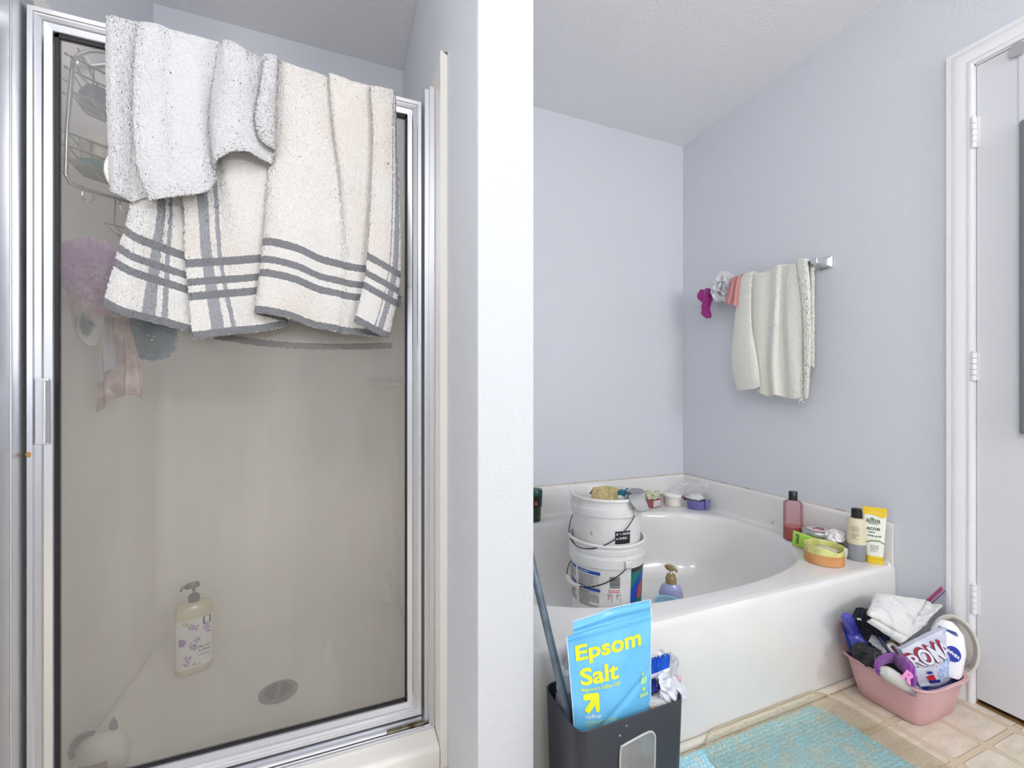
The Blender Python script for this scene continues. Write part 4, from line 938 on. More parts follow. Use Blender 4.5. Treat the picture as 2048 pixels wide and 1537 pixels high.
o = put('sock', g, mat('grey_rib_knit', (182, 183, 186), 0.95, bump=(330, 0.003)), solid=0.006, auto=False); tag(o, 'light grey ribbed sock cuff draped over the front rim of the upper bucket', 'sock')

# lotion pump bottle and pale blue bowl standing in the tub
LP = Vector((1.294, 1.437, 0.0335)); lt = thing('lotion_bottle', 'lavender pump bottle with gold-brown pump standing inside the tub', 'bottle', LP)
def sh(g, P_, rot=0.0, k=1.0): return g.xf(Matrix.Translation(P_) @ Matrix.Rotation(rot, 4, 'Z') @ Matrix.Scale(k, 4))
fa = math.atan2(-LP.y, -LP.x)+PI/2
g = sh(G().loft([(0, 0.040, 0.026), (0.006, 0.046, 0.03), (0.07, 0.0495, 0.033), (0.12, 0.048, 0.032), (0.148, 0.039, 0.028), (0.160, 0.024, 0.021), (0.164, 0.02, 0.02)], 40), LP, fa); lb = put('body', g, mat('lavender_plastic', (168, 172, 214), 0.22, coat=0.4), lt)
g = sh(G().lathe([(0.0225, 0.162), (0.0225, 0.184), (0.020, 0.188), (0.018, 0.190), (0.017, 0.198), (0.014, 0.2)], 28), LP); put('collar', g, mat('bronze_plastic', (150, 130, 88), 0.3), lt)
g = sh(G().lathe([(0.006, 0.199), (0.006, 0.214)], 12), LP); put('stem', g, white_pl, lt)
g = sh(G().loft([(0.213, 0.010, 0.009, 2), (0.217, 0.016, 0.012, 2, -0.004), (0.226, 0.022, 0.013, 2, -0.004), (0.234, 0.018, 0.011, 2, -0.006), (0.237, 0.008, 0.006, 2, -0.006)], 28).tube([(0.008, 0, 0.228), (0.018, 0, 0.222), (0.026, 0, 0.212)], [0.008, 0.006, 0.005], 10), LP, fa-0.2); put('pump_head', g, mat('bronze_plastic', (0,0,0)), lt)
g = mapped(poly_g([(-0.012, 0.112), (0, 0.118), (0.012, 0.112), (0.002, 0.106)]), lambda x, y: Matrix.Translation(LP) @ Matrix.Rotation(fa, 4, 'Z') @ Vector((x+0.004, -0.0335, y))); put('logo_mark', g, mat('logo_plum', (150, 70, 98), 0.5), lb, smooth=False)
q = atZ(1290, 1212, 0.10); q = Vector((1.215, 1.37, 0.034))
g = sh(G().lathe([(0.034, 0), (0.037, 0.004), (0.049, 0.122), (0.052, 0.126), (0.052, 0.129), (0.046, 0.126), (0.034, 0.006)], 48), q); o = put('plastic_cup', g, mat('pale_blue_plastic', (156, 196, 214), 0.35)); tag(o, 'pale blue plastic cup in the tub, its rim peeking up between bucket and lotion bottle', 'cup')

# dark green tumbler on the deck behind the partition
q = Vector((0.893, 1.931, TZ+0.0005)); tm = thing('tumbler', 'dark green travel cup on the back tub deck, cut off by the partition', 'cup', q)
g = sh(G().lathe([(0.026, 0), (0.028, 0.003), (0.031, 0.07)], 36), q); put('base', g, mat('camo_green', (42, 56, 44), 0.4, mottled=((70, 92, 60), 60, 0.5, 0.6)), tm)
g = sh(G().lathe([(0.0335, 0.07), (0.035, 0.073), (0.037, 0.125)], 36), q); bb = put('band', g, mat('band_black', (26, 30, 34), 0.35), tm)
g = sh(G().lathe([(0.037, 0.127), (0.038, 0.15), (0.034, 0.156), (0.02, 0.158)], 36), q); put('lid', g, mat('cup_green', (20, 72, 62), 0.3), tm)
ca = math.atan2(-q.y, -q.x)
g = mapped(shifted(text_g('G', 0.02, 0.0008), -0.001, 0.086), lambda x, y: q+Vector((0.0375*math.cos(ca+x/0.036), 0.0375*math.sin(ca+x/0.036), y))); put('orange_mark', g, mat('orange_print', (222, 96, 60), 0.5), bb, smooth=False)

# corner group
q = Vector((1.614, 1.925, TZ+0.0005))
pk = thing('soap_pack', 'small red-edged pack on the back tub deck beside the bucket', 'soap pack', q); rot = R(14)
put('box', sh(G().box(-0.036, 0.036, -0.02, 0.02, 0, 0.044), q, rot), mat('brick_card', (162, 92, 92), 0.5), pk, bevel=0.003)
g = sh(G().box(-0.030, 0.028, -0.0212, -0.0203, 0.006, 0.038), q, rot); l_ = put('white_label', g, mat('label_white', (0,0,0)), pk, smooth=False)
g = words(-0.024, 0.022, 0.030, 5, 0.005, 0.0018, 4); g.v = [Matrix.Translation(q) @ Matrix.Rotation(rot, 4, 'Z') @ Vector((p.x, -0.0217, p.y)) for p in g.v]; put('small_print', g, mat('grey_ink', (150, 152, 164), 0.5), l_, smooth=False)
g = G().blob(q+Vector((-0.006, -0.002, 0.068)), (0.046, 0.026, 0.024), 0.5, 2.2, 51, 4); o = put('crinkled_wrapper', g, mat('wrapper_green', (212, 210, 186), 0.35, mottled=((150, 168, 130), 55, 0.5, 0.62))); tag(o, 'crinkled greenish clear wrapper lying on the red-edged soap pack', 'wrapper')
q = Vector((1.740, 1.912, TZ+0.0005)); jr = thing('jar', 'white round jar with a wide lid on the back tub deck in the corner', 'jar', q)
put('body', sh(G().lathe([(0.040, 0), (0.043, 0.003), (0.0445, 0.052)], 44), q), mat('jar_white', (232, 226, 216), 0.3), jr)
put('lid', sh(G().lathe([(0.051, 0.049), (0.0525, 0.053), (0.0515, 0.060), (0.04, 0.066), (0.0, 0.067)], 44, cap1=False), q), mat('lid_white', (240, 238, 230), 0.25), jr)
q = Vector((1.805, 1.812, TZ+0.0005)); pp = thing('handled_pot', 'purple pot with a flat hooked handle in the back corner of the deck', 'pot', q)
put('body', sh(G().lathe([(0.041, 0), (0.044, 0.003), (0.049, 0.046), (0.0505, 0.049), (0.0475, 0.049), (0.044, 0.02)], 44), q), mat('periwinkle_plastic', (112, 112, 172), 0.35), pp)
hd = q+Vector((0.016, -0.050, 0)); ang_ = R(-21.8)
g = G().tube([q+Vector((0.03, -0.034, 0.044)), q+Vector((0.044, -0.056, 0.048))], 0.007, 8); g.add([p for p in G().box(-0.011, 0.011, -0.0035, 0.0035, 0.001, 0.052).v], G().box(0, 1, 0, 1, 0, 1).f)
M_ = Matrix.Translation(q+Vector((0.026, -0.052, 0))) @ Matrix.Rotation(ang_, 4, 'Z')
for k in range(len(g.v)-8, len(g.v)): g.v[k] = M_ @ g.v[k]
put('handle', g, mat('periwinkle_plastic', (0,0,0)), pp, bevel=0.001)
o = put('wrapped_soap', sh(G().blob((0, 0, 0.060), (0.042, 0.042, 0.017), 0.22, 2.5, 52, 4), q+Vector((-0.006, 0, 0))), mat('white_wrap', (216, 218, 216), 0.45, bump=(90, 0.004))); tag(o, 'white wrapped lump resting in the purple handled pot', 'soap')
q2 = Vector((1.772, 1.872, TZ)); o = put('toothbrush_head', G().tube(cr([q2+Vector((-0.020, -0.006, 0.058)), q2+Vector((-0.006, -0.010, 0.052)), q2+Vector((0.004, -0.012, 0.040))], 8), [0.006, 0.007, 0.007, 0.006, 0.006, 0.008, 0.008, 0.008], 10), mat('red_plum', (172, 62, 66), 0.4, mottled=((70, 56, 120), 40, 0.48, 0.52))); tag(o, 'small red and purple item leaning between white jar and purple pot', 'brush')
def film(i, j):
    a = atY(1340, 979, 1.94).lerp(atX(1418, 966, 1.866), i); b = atY(1352, 992, 1.90).lerp(atX(1404, 992, 1.84), i)
    p = a.lerp(b, j); t = noise.noise(Vector((i*5, j*4, 3)))*0.016+noise.noise(Vector((i*13, j*9, 5)))*0.007
    return p+Vector((-t*0.7-0.006*math.sin(PI*j), -abs(t)*0.8-0.012*math.sin(PI*j), 0.022*math.sin(PI*i)*(1-j)))
o = put('plastic_bag', G().grid(film, 50, 30), bag_m, auto=False); tag(o, 'crumpled clear plastic bag in the back corner of the tub deck', 'plastic bag')

# group at the right end of the deck
q = Vector((1.806, 1.272, TZ+0.0005)); bt = thing('shampoo_bottle', 'clear pink bottle with black cap and orange liquid at its bottom', 'bottle', q)
put('liquid', sh(G().lathe([(0.030, 0.001), (0.0345, 0.004), (0.0345, 0.058)], 40), q), mat('orange_liquid', (196, 92, 60), 0.15, coat=0.4), bt)
put('bottle_wall', sh(G().lathe([(0.032, 0.0), (0.0362, 0.004), (0.0365, 0.15), (0.034, 0.160), (0.024, 0.168), (0.016, 0.170)], 40), q), glassy('pink_clear', (250, 228, 232), 0.05, 0.14, (240, 214, 220), 1.35), bt)
put('cap', sh(G().lathe([(0.0165, 0.169), (0.0165, 0.204), (0.015, 0.206)], 32), q), black_pl, bt)
q = Vector((1.808, 1.168, TZ+0.0005)); tn = thing('tin', 'wide jar with silver lid and pink sticker behind the green tube', 'jar', q)
put('body', sh(G().lathe([(0.050, 0), (0.053, 0.003), (0.053, 0.050)], 48), q), mat('jar_white', (0,0,0)), tn)
put('lid', sh(G().lathe([(0.056, 0.048), (0.0575, 0.051), (0.0575, 0.066), (0.054, 0.072), (0.0, 0.074)], 48, cap1=False), q), mat('silver_lid', (176, 178, 174), 0.3, 0.7), tn)
k_ = put('sticker', sh(G().lathe([(0.040, 0.0735), (0.040, 0.0748)], 40), q), mat('pink_sticker', (226, 196, 206), 0.4), tn)
g = sh(G().tube(cr([(-0.018, 0.004, 0.0756), (-0.006, 0.014, 0.0756), (0.004, 0, 0.0756), (-0.004, -0.012, 0.0756), (0.012, -0.014, 0.0756), (0.020, 0.002, 0.0756), (0.006, 0.012, 0.0756)], 30), 0.0016, 5), q); put('swirl_mark', g, mat('plum_ink', (92, 62, 78), 0.5), k_)
# green tube lying down
A_ = Vector((1.722, 1.214, TZ+0.036)); B_ = Vector((1.770, 1.040, TZ+0.022)); ax = (B_-A_).normalized(); L_ = (B_-A_).length
gt = thing('squeeze_tube', 'lime green squeeze tube lying behind the orange round box', 'tube', A_)
side = ax.cross(Vector((0, 0, 1))).normalized(); upv = side.cross(ax)
def tubeloft(secs, seg=40):   # secs: (t, half width across `wd`, half thickness)
    g = G().loft([(t, w_, h_, 2) for t, w_, h_ in secs], seg)
    g.v = [A_+ax*p.z+upv*p.x+side*p.y for p in g.v]; return g
gb = put('body', tubeloft([(0, 0.031, 0.0012), (0.006, 0.031, 0.0014), (0.05, 0.028, 0.010), (0.10, 0.0235, 0.017), (L_-0.035, 0.0205, 0.0205)]), mat('lime_plastic', (166, 206, 82), 0.35), gt)
put('cap', tubeloft([(L_-0.034, 0.0205, 0.0205), (L_-0.001, 0.0212, 0.0212), (L_, 0.018, 0.018)]), mat('cap_white', (230, 232, 228), 0.35), gt)
g = text_g('green', 0.017, 0.0004); g.v = [A_+ax*(0.016+p.y)+upv*(0.022-p.x)-side*(-(0.0035+0.010*((0.016+p.y)/0.05)))*1.0 for p in g.v]
put('lettering', g, mat('dark_green_ink', (44, 84, 44), 0.5), gb, smooth=False)
# round box, orange below, torn yellow above
q = Vector((1.676, 1.062, TZ+0.0005)); rbx = thing('round_box', 'round orange card box with a torn yellow rim at the front of the deck', 'box', q)
put('orange_base', sh(G().lathe([(0.060, 0), (0.0625, 0.002), (0.0625, 0.037), (0.0605, 0.037), (0.059, 0.004)], 64), q), mat('orange_card', (206, 150, 96), 0.5, mottled=((196, 136, 80), 20, 0.4, 0.6)), rbx)
def torn(i, j):
    a = 2*PI*i; top = 0.064+0.005*noise.noise(Vector((math.cos(a)*1.5, math.sin(a)*1.5, 1)))+0.002*noise.noise(Vector((math.cos(a)*6, math.sin(a)*6, 4)))
    if math.radians(215) < a < math.radians(300): top -= 0.011*math.sin((a-math.radians(215))/math.radians(85)*PI)
    return q+Vector((0.061*math.cos(a), 0.061*math.sin(a), 0.034+(top-0.034)*j))
put('torn_rim', G().grid(torn, 120, 6, closed=True), mat('yellow_card', (214, 214, 138), 0.6, mottled=((188, 184, 110), 26, 0.45, 0.65)), rbx, solid=0.0022, auto=False)
put('filling', sh(G().blob((0, 0, 0.040), (0.050, 0.050, 0.009), 0.3, 2.5, 61, 4), q), mat('filling_cream', (206, 200, 168), 0.8, mottled=((60, 46, 36), 60, 0.6, 0.66)), rbx)
# tissue and dark jar
q = Vector((1.806, 1.090, TZ+0.0005))
dj = thing('jar', 'short black jar behind the orange round box on the deck', 'jar', q-Vector((0.03, 0, 0)))
q_ = Vector((1.792, 1.090, TZ+0.0005))
put('body', sh(G().lathe([(0.026, 0), (0.028, 0.003), (0.028, 0.026)], 32), q_), black_pl, dj); put('lid', sh(G().lathe([(0.0285, 0.027), (0.0285, 0.038), (0.026, 0.040)], 32), q_), mat('brown_lid', (98, 78, 66), 0.3), dj)
o = put('crumpled_tissue', G().blob(q_+Vector((0.006, 0.008, 0.064)), (0.038, 0.030, 0.027), 0.35, 1.3, 62, 5, True), mat('tissue_white', (226, 222, 222), 0.95)); tag(o, 'crumpled white tissue on the black jar beside the silver lid', 'tissue')
# bottle with black cap
q = Vector((1.812, 1.030, TZ+0.0005)); cb = thing('cleanser_bottle', 'cream labelled bottle with black cap, clear grey at its base', 'bottle', q)
put('lower_body', sh(G().lathe([(0.026, 0), (0.029, 0.004), (0.029, 0.062)], 36), q), mat('grey_clear', (140, 144, 152), 0.2, coat=0.4), cb)
ub = put('label_body', sh(G().lathe([(0.0293, 0.062), (0.0295, 0.150), (0.026, 0.156), (0.017, 0.158)], 36), q), mat('cream_label', (216, 206, 178), 0.35), cb)
put('cap', sh(G().lathe([(0.0175, 0.158), (0.0165, 0.190), (0.014, 0.192)], 32), q), black_pl, cb)
ca = math.atan2(-q.y, -q.x)
g = words(-0.016, 0.008, 0.128, 5, 0.0045, 0.002, 8); w2 = words(-0.016, 0.008, 0.100, 5, 0.0045, 0.002, 9); g.add(w2.v, w2.f); mapped(g, lambda x, y: q+Vector((0.0300*math.cos(ca+x/0.03), 0.0300*math.sin(ca+x/0.03), y))); put('small_print', g, mat('tan_ink', (160, 148, 120), 0.5), ub, smooth=False)
# acne scrub tube standing on its cap
q = Vector((1.838, 0.985, TZ+0.0005)); ft = thing('scrub_tube', 'yellow and white scrub tube standing on its yellow cap at the deck end', 'tube', q)
fa = math.atan2(-q.y, -q.x)+PI/2; fa += R(4)
put('cap', sh(G().loft([(0, 0.0235, 0.016, 3), (0.002, 0.0245, 0.0165, 3), (0.0135, 0.0245, 0.0165, 3), (0.014, 0.0235, 0.0155, 3), (0.0155, 0.0245, 0.0165, 3), (0.028, 0.0245, 0.0165, 3)], 40), q, fa), mat('yellow_plastic', (232, 196, 44), 0.3), ft)
fsec = [(0.028, 0.0255, 0.0165, 2.5), (0.07, 0.028, 0.0155, 2.3), (0.12, 0.0305, 0.0115, 2.2), (0.175, 0.034, 0.0045, 2.2), (0.188, 0.0345, 0.0022, 2.2)]
fb = put('body', sh(G().loft(fsec, 44), q, fa), mat('tube_white', (232, 234, 224), 0.3), ft)
put('crimp', sh(G().loft([(0.186, 0.0347, 0.0024, 2.2), (0.204, 0.035, 0.0014, 4)], 44), q, fa), mat('yellow_plastic', (0,0,0)), ft)
Mf = Matrix.Translation(q) @ Matrix.Rotation(fa, 4, 'Z')
def fth(y):
    for a, b in zip(fsec, fsec[1:]):
        if y <= b[0]: t = (y-a[0])/(b[0]-a[0]); return a[1]+(b[1]-a[1])*t, a[2]+(b[2]-a[2])*t
    return 0.0347, 0.0022
def ffn(x, y):
    w_, h_ = fth(y); k = max(0, 1-(min(abs(x)/w_, 0.98))**2.3)**(1/2.3); return Mf @ Vector((x, -h_*k-0.0010, y))
g = mapped(poly_g([(-0.033, 0.187), (0.033, 0.187), (0.032, 0.172), (0.02, 0.168), (0.0, 0.176), (-0.02, 0.178), (-0.033, 0.175)], 0.01), ffn); put('yellow_wave', g, mat('yellow_plastic', (0,0,0)), fb, smooth=False)
gi = mat('forest_ink', (58, 78, 48), 0.5)
g = G()
for t_, sz, x, y, sp_ in (('alba', 0.026, -0.025, 0.149, 1.0), ('BOTANICA', 0.0045, -0.018, 0.143, 1.3), ('acne', 0.021, -0.024, 0.122, 1.0), ('face &', 0.007, -0.018, 0.112, 1.0), ('body scrub', 0.0085, -0.020, 0.099, 1.0)):
    t = mapped(shifted(text_g(t_, sz, 0.0003, spacing=sp_, maxlen=0.008), x, y), ffn); g.add(t.v, t.f)
put('lettering', g, gi, fb, smooth=False)
g = mapped(poly_g([(-0.028, 0.076), (-0.01, 0.086), (0.012, 0.088), (0.029, 0.076), (0.028, 0.072), (0.012, 0.083), (-0.01, 0.081), (-0.028, 0.071)], 0.008), ffn); put('green_arc', g, mat('leaf_ink', (120, 152, 92), 0.5), fb, smooth=False)
g = mapped(words(-0.014, 0.010, 0.066, 6, 0.0042, 0.0017, 12), ffn); put('small_print', g, mat('olive_ink', (120, 130, 110), 0.5), fb, smooth=False)

# ================================================================== WASTE BIN WITH THINGS IN IT
bx0, bx1, by0, by1, bz = 0.437, 0.712, 0.742, 0.900, 0.318
bcx, bcy, bhx, bhy = (bx0+bx1)/2, (by0+by1)/2, (bx1-bx0)/2, (by1-by0)/2
bn = thing('waste_bin', 'dark charcoal rectangular bin in front of the tub holding a blue salt pouch', 'waste bin', (bcx, bcy, 0))
def binring(z, k, inset): return [(bcx+x, bcy+y, z) for x, y in rrect(-bhx*k+inset, bhx*k-inset, -bhy*k+inset, bhy*k-inset, 0.024, 6)]
rings = [binring(0.001, 0.93, 0.006), binring(0.006, 0.93, 0), binring(0.16, 0.965, 0), binring(bz-0.001, 1.0, 0), binring(bz, 1.0, 0.0008), binring(bz, 1.0, 0.002), binring(bz-0.001, 1.0, 0.0028), binring(0.012, 0.93, 0.003)]
k0 = len(rings[0]); f = [tuple(range(k0-1, -1, -1)), tuple((len(rings)-1)*k0+i for i in range(k0))]
for k in range(len(rings)-1):
    for i in range(k0): j = (i+1) % k0; f.append((k*k0+i, k*k0+j, (k+1)*k0+j, (k+1)*k0+i))
bb = put('body', G().add([p for r_ in rings for p in r_], f), mat('charcoal_plastic', (42, 46, 54), 0.42, bump=(900, 0.0002)), bn)
def bf(u, v, off=0.0): p = atY(u, v, by0-0.001-off); return p
# translucent window in the front
wo = [bf(1241, 1502), bf(1247, 1492), bf(1262, 1483), bf(1290, 1468), bf(1302, 1464), bf(1309, 1470), bf(1310, 1482), bf(1309, 1537), bf(1306, 1570), bf(1296, 1585), bf(1260, 1598), bf(1244, 1594), bf(1240, 1580)]
cen = sum(wo, Vector())/len(wo)
g = G(); wc = wo+[wo[0]]; ring_ = []
for i in range(len(wo)):
    p0, p1, p2, p3 = wo[i-1], wo[i], wo[(i+1) % len(wo)], wo[(i+2) % len(wo)]
    for t in (0, 0.25, 0.5, 0.75): ring_.append(0.5*((2*p1)+(p2-p0)*t+(2*p0-5*p1+4*p2-p3)*t*t+(3*p1-p0-3*p2+p3)*t**3))
put('window_rim', G().tube(ring_, 0.0022, 8, closed=True), mat('grey_rim', (176, 178, 180), 0.35), bn)
g = G().add([p.lerp(cen, k)+Vector((0, -0.004*k, 0)) for k in (0, 0.3, 0.7) for p in ring_], [(r_*len(ring_)+i, r_*len(ring_)+(i+1) % len(ring_), (r_+1)*len(ring_)+(i+1) % len(ring_), (r_+1)*len(ring_)+i) for r_ in range(2) for i in range(len(ring_))]+[tuple(2*len(ring_)+i for i in range(len(ring_)))])
put('window_pane', g, mat('smoke_plastic', (128, 130, 130), 0.18, coat=0.5, mottled=((112, 114, 114), 16, 0.4, 0.6)), bn)
g = G()
for u, v, s_ in ((1253, 1453, 0.0020), (1240, 1472, 0.0022)):
    p = bf(u, v); g.blob(p, (s_, 0.0004, s_*0.8), 0.8, 2, int(u), 2)
put('scuff', g, mat('scuff_grey', (170, 172, 176), 0.7), bb)

# grey-blue rod leaning in the bin against the partition
g = G().tube([(0.470, 0.800, 0.03), (0.452, 0.818, 0.318), (0.414, 0.912, 0.60), (0.411, 0.925, 0.64)], 0.0088, 20)
rod = put('leaning_rod', g, mat('grey_blue_metal', (112, 126, 138), 0.35, 0.3, mottled=((94, 106, 116), 30, 0.4, 0.6))); tag(rod, 'grey-blue rod leaning from the bin against the white partition', 'rod')

# blue pouch
Yb_, Yt_ = 0.770, 0.792
cBL, cBR, cTR, cTL = atY(1150, 1470, 0.784), atY(1301, 1444, Yb_-0.004), atY(1302, 1228, Yt_+0.014), atY(1134, 1274, Yt_)
pouch = thing('salt_pouch', 'bright blue pouch with yellow lettering standing in the charcoal bin', 'pouch', (cBL+cBR)/2)
nrm = (cBR-cBL).cross(cTL-cBL).normalized()
def PS(a, b, off=0.0):
    p = cBL.lerp(cBR, a).lerp(cTL.lerp(cTR, a), b); aa = min(1, max(0, a)); bb_ = min(1, max(0, b))
    bl = 0.013*math.sin(PI*aa)**0.7*(1-bb_**3)*(0.6+0.4*math.cos(1.2*bb_))
    # diagonal crease at the lower right
    dd = (b-0.10)-(a-0.35)*0.62; bl -= 0.0035*math.exp(-(dd/0.035)**2)*(1 if a > 0.3 else max(0, (a-0.1)/0.2))*(1-bb_)
    bl += 0.0018*noise.noise(Vector((a*4, b*5, 2)))+0.0012*math.sin(b*40+a*3)*max(0, b-0.92)*8
    return p+nrm*(bl+off)
blue_f = mat('blue_film', (112, 190, 232), 0.32, bump=(45, 0.0012), mottled=((92, 176, 228), 9, 0.4, 0.65))
g = G().grid(lambda i, j: PS(i, j), 60, 70); g.grid(lambda i, j: cBL.lerp(cBR, i).lerp(cTL.lerp(cTR, i), j)-nrm*(0.030*math.sin(PI*i)**0.6*(1-j**2)+0.001), 40, 40)
pb_ = put('front_panel', g, blue_f, pouch, auto=False)
fl = [atY(1146, 1244, Yt_+0.016), atY(1196, 1228, Yt_+0.016), atY(1228, 1216, Yt_+0.016), atY(1300, 1200, Yt_+0.026)]
def flap(i, j):
    lo_ = cTL.lerp(cTR, 0.07+0.93*i)-nrm*0.003-Vector((0, 0, 0.012))
    hi = cr1(fl, i); p = lo_.lerp(hi, j); return p+nrm*(0.003*math.sin(6*i+2)*j+0.002*math.sin(12*j))
put('top_flap', G().grid(flap, 50, 16), mat('blue_film_back', (104, 184, 228), 0.3, bump=(40, 0.0015)), pouch, auto=False)
wf = mat('seam_white', (228, 236, 240), 0.4)
g = G().tube([PS(0, j/20)+Vector((-0.0006, 0, 0)) for j in range(21)], 0.0009, 6); put('seam', g, wf, pouch)
g = G().tube([PS(1, j/20)+Vector((0.0006, 0, 0)) for j in range(21)]+[fl[3]+Vector((0.0006, 0, 0))], 0.0009, 6); put('seam', g, wf, pouch)
put('seam', G().tube([fl[0]-Vector((0, 0, 0.02))]+[cr1(fl, i/20) for i in range(21)], 0.0007, 6), wf, pouch)
put('zip_strip', G().tube([PS(i/30, 0.965, 0.0008) for i in range(31)], 0.0012, 6).tube([PS(i/30, 0.945, 0.0008) for i in range(31)], 0.0010, 6), blue_f, pouch)
W_ = (cBR-cBL).length; H_ = (cTL-cBL).length
def pfn(x, y): return PS(x/W_, y/H_, 0.0014)
yel = mat('yellow_print', (226, 232, 42), 0.4)
def fit(body, a0, a1, b0, capb, bold):
    g = text_g(body, 1.0, bold); xs = [p.x for p in g.v]; w = max(xs)-min(xs); sx = (a1-a0)*W_/w; sy = (capb-b0)*H_/0.729
    g.v = [Vector(((p.x-min(xs))*sx+a0*W_, p.y*sy+b0*H_, 0)) for p in g.v]
    bm = bmesh.new(); vs = [bm.verts.new(p) for p in g.v]
    for q in g.f:
        try: bm.faces.new([vs[i] for i in q])
        except Exception: pass
    for _ in range(3):
        e = [x for x in bm.edges if x.calc_length() > 0.009]
        if not e: break
        bmesh.ops.subdivide_edges(bm, edges=e, cuts=1); bmesh.ops.triangulate(bm, faces=bm.faces)
    bm.verts.index_update(); r_ = G().add([v.co.copy() for v in bm.verts], [tuple(v.index for v in q.verts) for q in bm.faces]); bm.free(); return r_
g = G()
for t_ in (('Epsom', 0.07, 0.855, 0.745, 0.895, 0.028), ('Salt', 0.10, 0.545, 0.50, 0.66, 0.028), ('Magnesium Sulfate USP', 0.10, 0.56, 0.435, 0.468, 0.01)):
    q = mapped(fit(*t_), pfn); g.add(q.v, q.f)
put('lettering', g, yel, pb_, smooth=False)
ar = [(0.115, 0.375), (0.12, 0.40), (0.14, 0.408), (0.27, 0.408), (0.29, 0.40), (0.298, 0.385), (0.298, 0.235), (0.288, 0.218), (0.262, 0.218), (0.250, 0.235), (0.248, 0.285), (0.17, 0.212), (0.155, 0.215), (0.125, 0.243), (0.125, 0.257), (0.205, 0.34), (0.135, 0.342), (0.118, 0.352)]
put('arrow_mark', mapped(poly_g([(a*W_, b*H_) for a, b in ar], 0.009), pfn), yel, pb_, smooth=False)
put('white_lettering', mapped(fit('up&up', 0.13, 0.31, 0.170, 0.205, 0.012), pfn), wf, pb_, smooth=False)
g = G()
for t_ in (('SOAKING SOLUTION', 0.12, 0.50, 0.115, 0.14, 0.008), ('saline laxative', 0.12, 0.42, 0.085, 0.105, 0.006)):
    q = mapped(fit(*t_), pfn); g.add(q.v, q.f)
for (a, b, r_) in ((0.865, 0.47, 0.016),): q = mapped(poly_g([((a+r_*0.7*math.cos(t)*(1-0.3*math.sin(t)))*W_, (b+r_*1.3*math.sin(t))*H_) for t in [2*PI*i/14 for i in range(14)]]), pfn); g.add(q.v, q.f)
put('pale_print', g, mat('pale_yellow_print', (206, 226, 130), 0.4), pb_, smooth=False)
g = G()
for x0, x1, y0, y1 in ((0.84, 0.93, 0.37, 0.43), (0.82, 0.95, 0.255, 0.29)): q = mapped(poly_g([(x*W_, y*H_) for x, y in rrect(x0, x1, y0, y1, 0.008)], 0.009), pfn); g.add(q.v, q.f)
put('badge_print', g, mat('badge_green', (158, 212, 168), 0.4), pb_, smooth=False)
q = mapped(poly_g([((0.885+0.02*math.cos(t))*W_, (0.325+0.016*math.sin(t))*H_) for t in [2*PI*i/16 for i in range(16)]]), pfn); put('yellow_dot', q, yel, pb_, smooth=False)

# clear bottle with a white cap at the left inside the bin
A_ = Vector((0.484, 0.846, 0.17)); D_ = Vector((-0.05, 0.08, 1)).normalized(); Mq = Matrix.Translation(A_) @ D_.to_track_quat('Z', 'Y').to_matrix().to_4x4()
cbm = thing('clear_bottle', 'grey-clear bottle with a white square cap at the left inside the bin', 'bottle', A_)
put('body', G().lathe([(0.027, 0), (0.030, 0.004), (0.030, 0.125), (0.024, 0.150), (0.014, 0.160)], 36).xf(Mq), mat('smoky_clear', (140, 144, 150), 0.15, coat=0.5), cbm)
put('cap', G().loft([(0.158, 0.018, 0.016, 4), (0.160, 0.021, 0.019, 4), (0.196, 0.019, 0.017, 4), (0.198, 0.016, 0.014, 4)], 32).xf(Mq), mat('cap_pale', (198, 206, 208), 0.3), cbm)
g = G().grid(lambda i, j: Mq @ Vector((0.0306*math.cos(R(-125+75*i)), 0.0306*math.sin(R(-125+75*i)), 0.03+0.08*j)), 16, 6); lb = put('label', g, mat('label_grey', (186, 188, 190), 0.4), cbm, auto=False)
g = words(0.002, 0.034, 0.10, 8, 0.008, 0.003, 15); g.v = [Mq @ Vector((0.0311*math.cos(R(-125)+p.x/0.0306), 0.0311*math.sin(R(-125)+p.x/0.0306), p.y)) for p in g.v]; put('small_print', g, ink, lb, smooth=False)
g = G().blob((0.500, 0.872, 0.352), (0.028, 0.018, 0.035), 0.6, 2, 71, 4, True); o = put('plastic_wrap', g, bag_m, auto=False); tag(o, 'crumpled clear wrap behind the rod and the salt pouch in the bin', 'plastic wrap')
# right side of the bin: bag, brush, dark and blue things
def bag(i, j):
    a = -0.3+1.9*PI*i; r_ = 0.052+0.013*noise.noise(Vector((3*math.cos(a), 3*math.sin(a), j*4)))+0.006*math.sin(9*a+5*j)
    c_ = atY(1322, 1392, 0.83).lerp(atY(1322, 1318, 0.85), min(1, j*1.3)); sq = 1-0.25*j
    return c_+Vector((math.cos(a)*r_*sq, math.sin(a)*r_*0.55*sq, 0.006*math.sin(7*a)+0.012*noise.noise(Vector((i*9, j*6, 8)))))
bg = thing('plastic_bag', 'white carrier bag bunched over the right rim of the bin', 'plastic bag', (0.68, 0.83, 0.32))
put('bag_back', G().grid(bag, 80, 24), bag_m, bg, auto=False)
def knot(i, j):
    c0 = atY(1316, 1372, 0.775).lerp(atY(1371, 1387, 0.79), j); a = 2*PI*i; w_ = (0.022+0.008*math.sin(PI*j))*(0.55+0.45*math.sin(PI*min(1, j*1.15+0.1)))
    r_ = w_*(1+0.22*math.sin(5*a+9*j)+0.14*math.sin(11*a-7*j)+0.3*noise.noise(Vector((math.cos(a)*2, math.sin(a)*2, j*6))))
    return c0+Vector((0.3*r_*math.cos(a), r_*0.8*math.cos(a), r_*math.sin(a)))
kk = put('bag_handle', G().grid(knot, 50, 50, closed=True), mat('bag_white', (214, 217, 226), 0.3, sss=0), bg, auto=False)
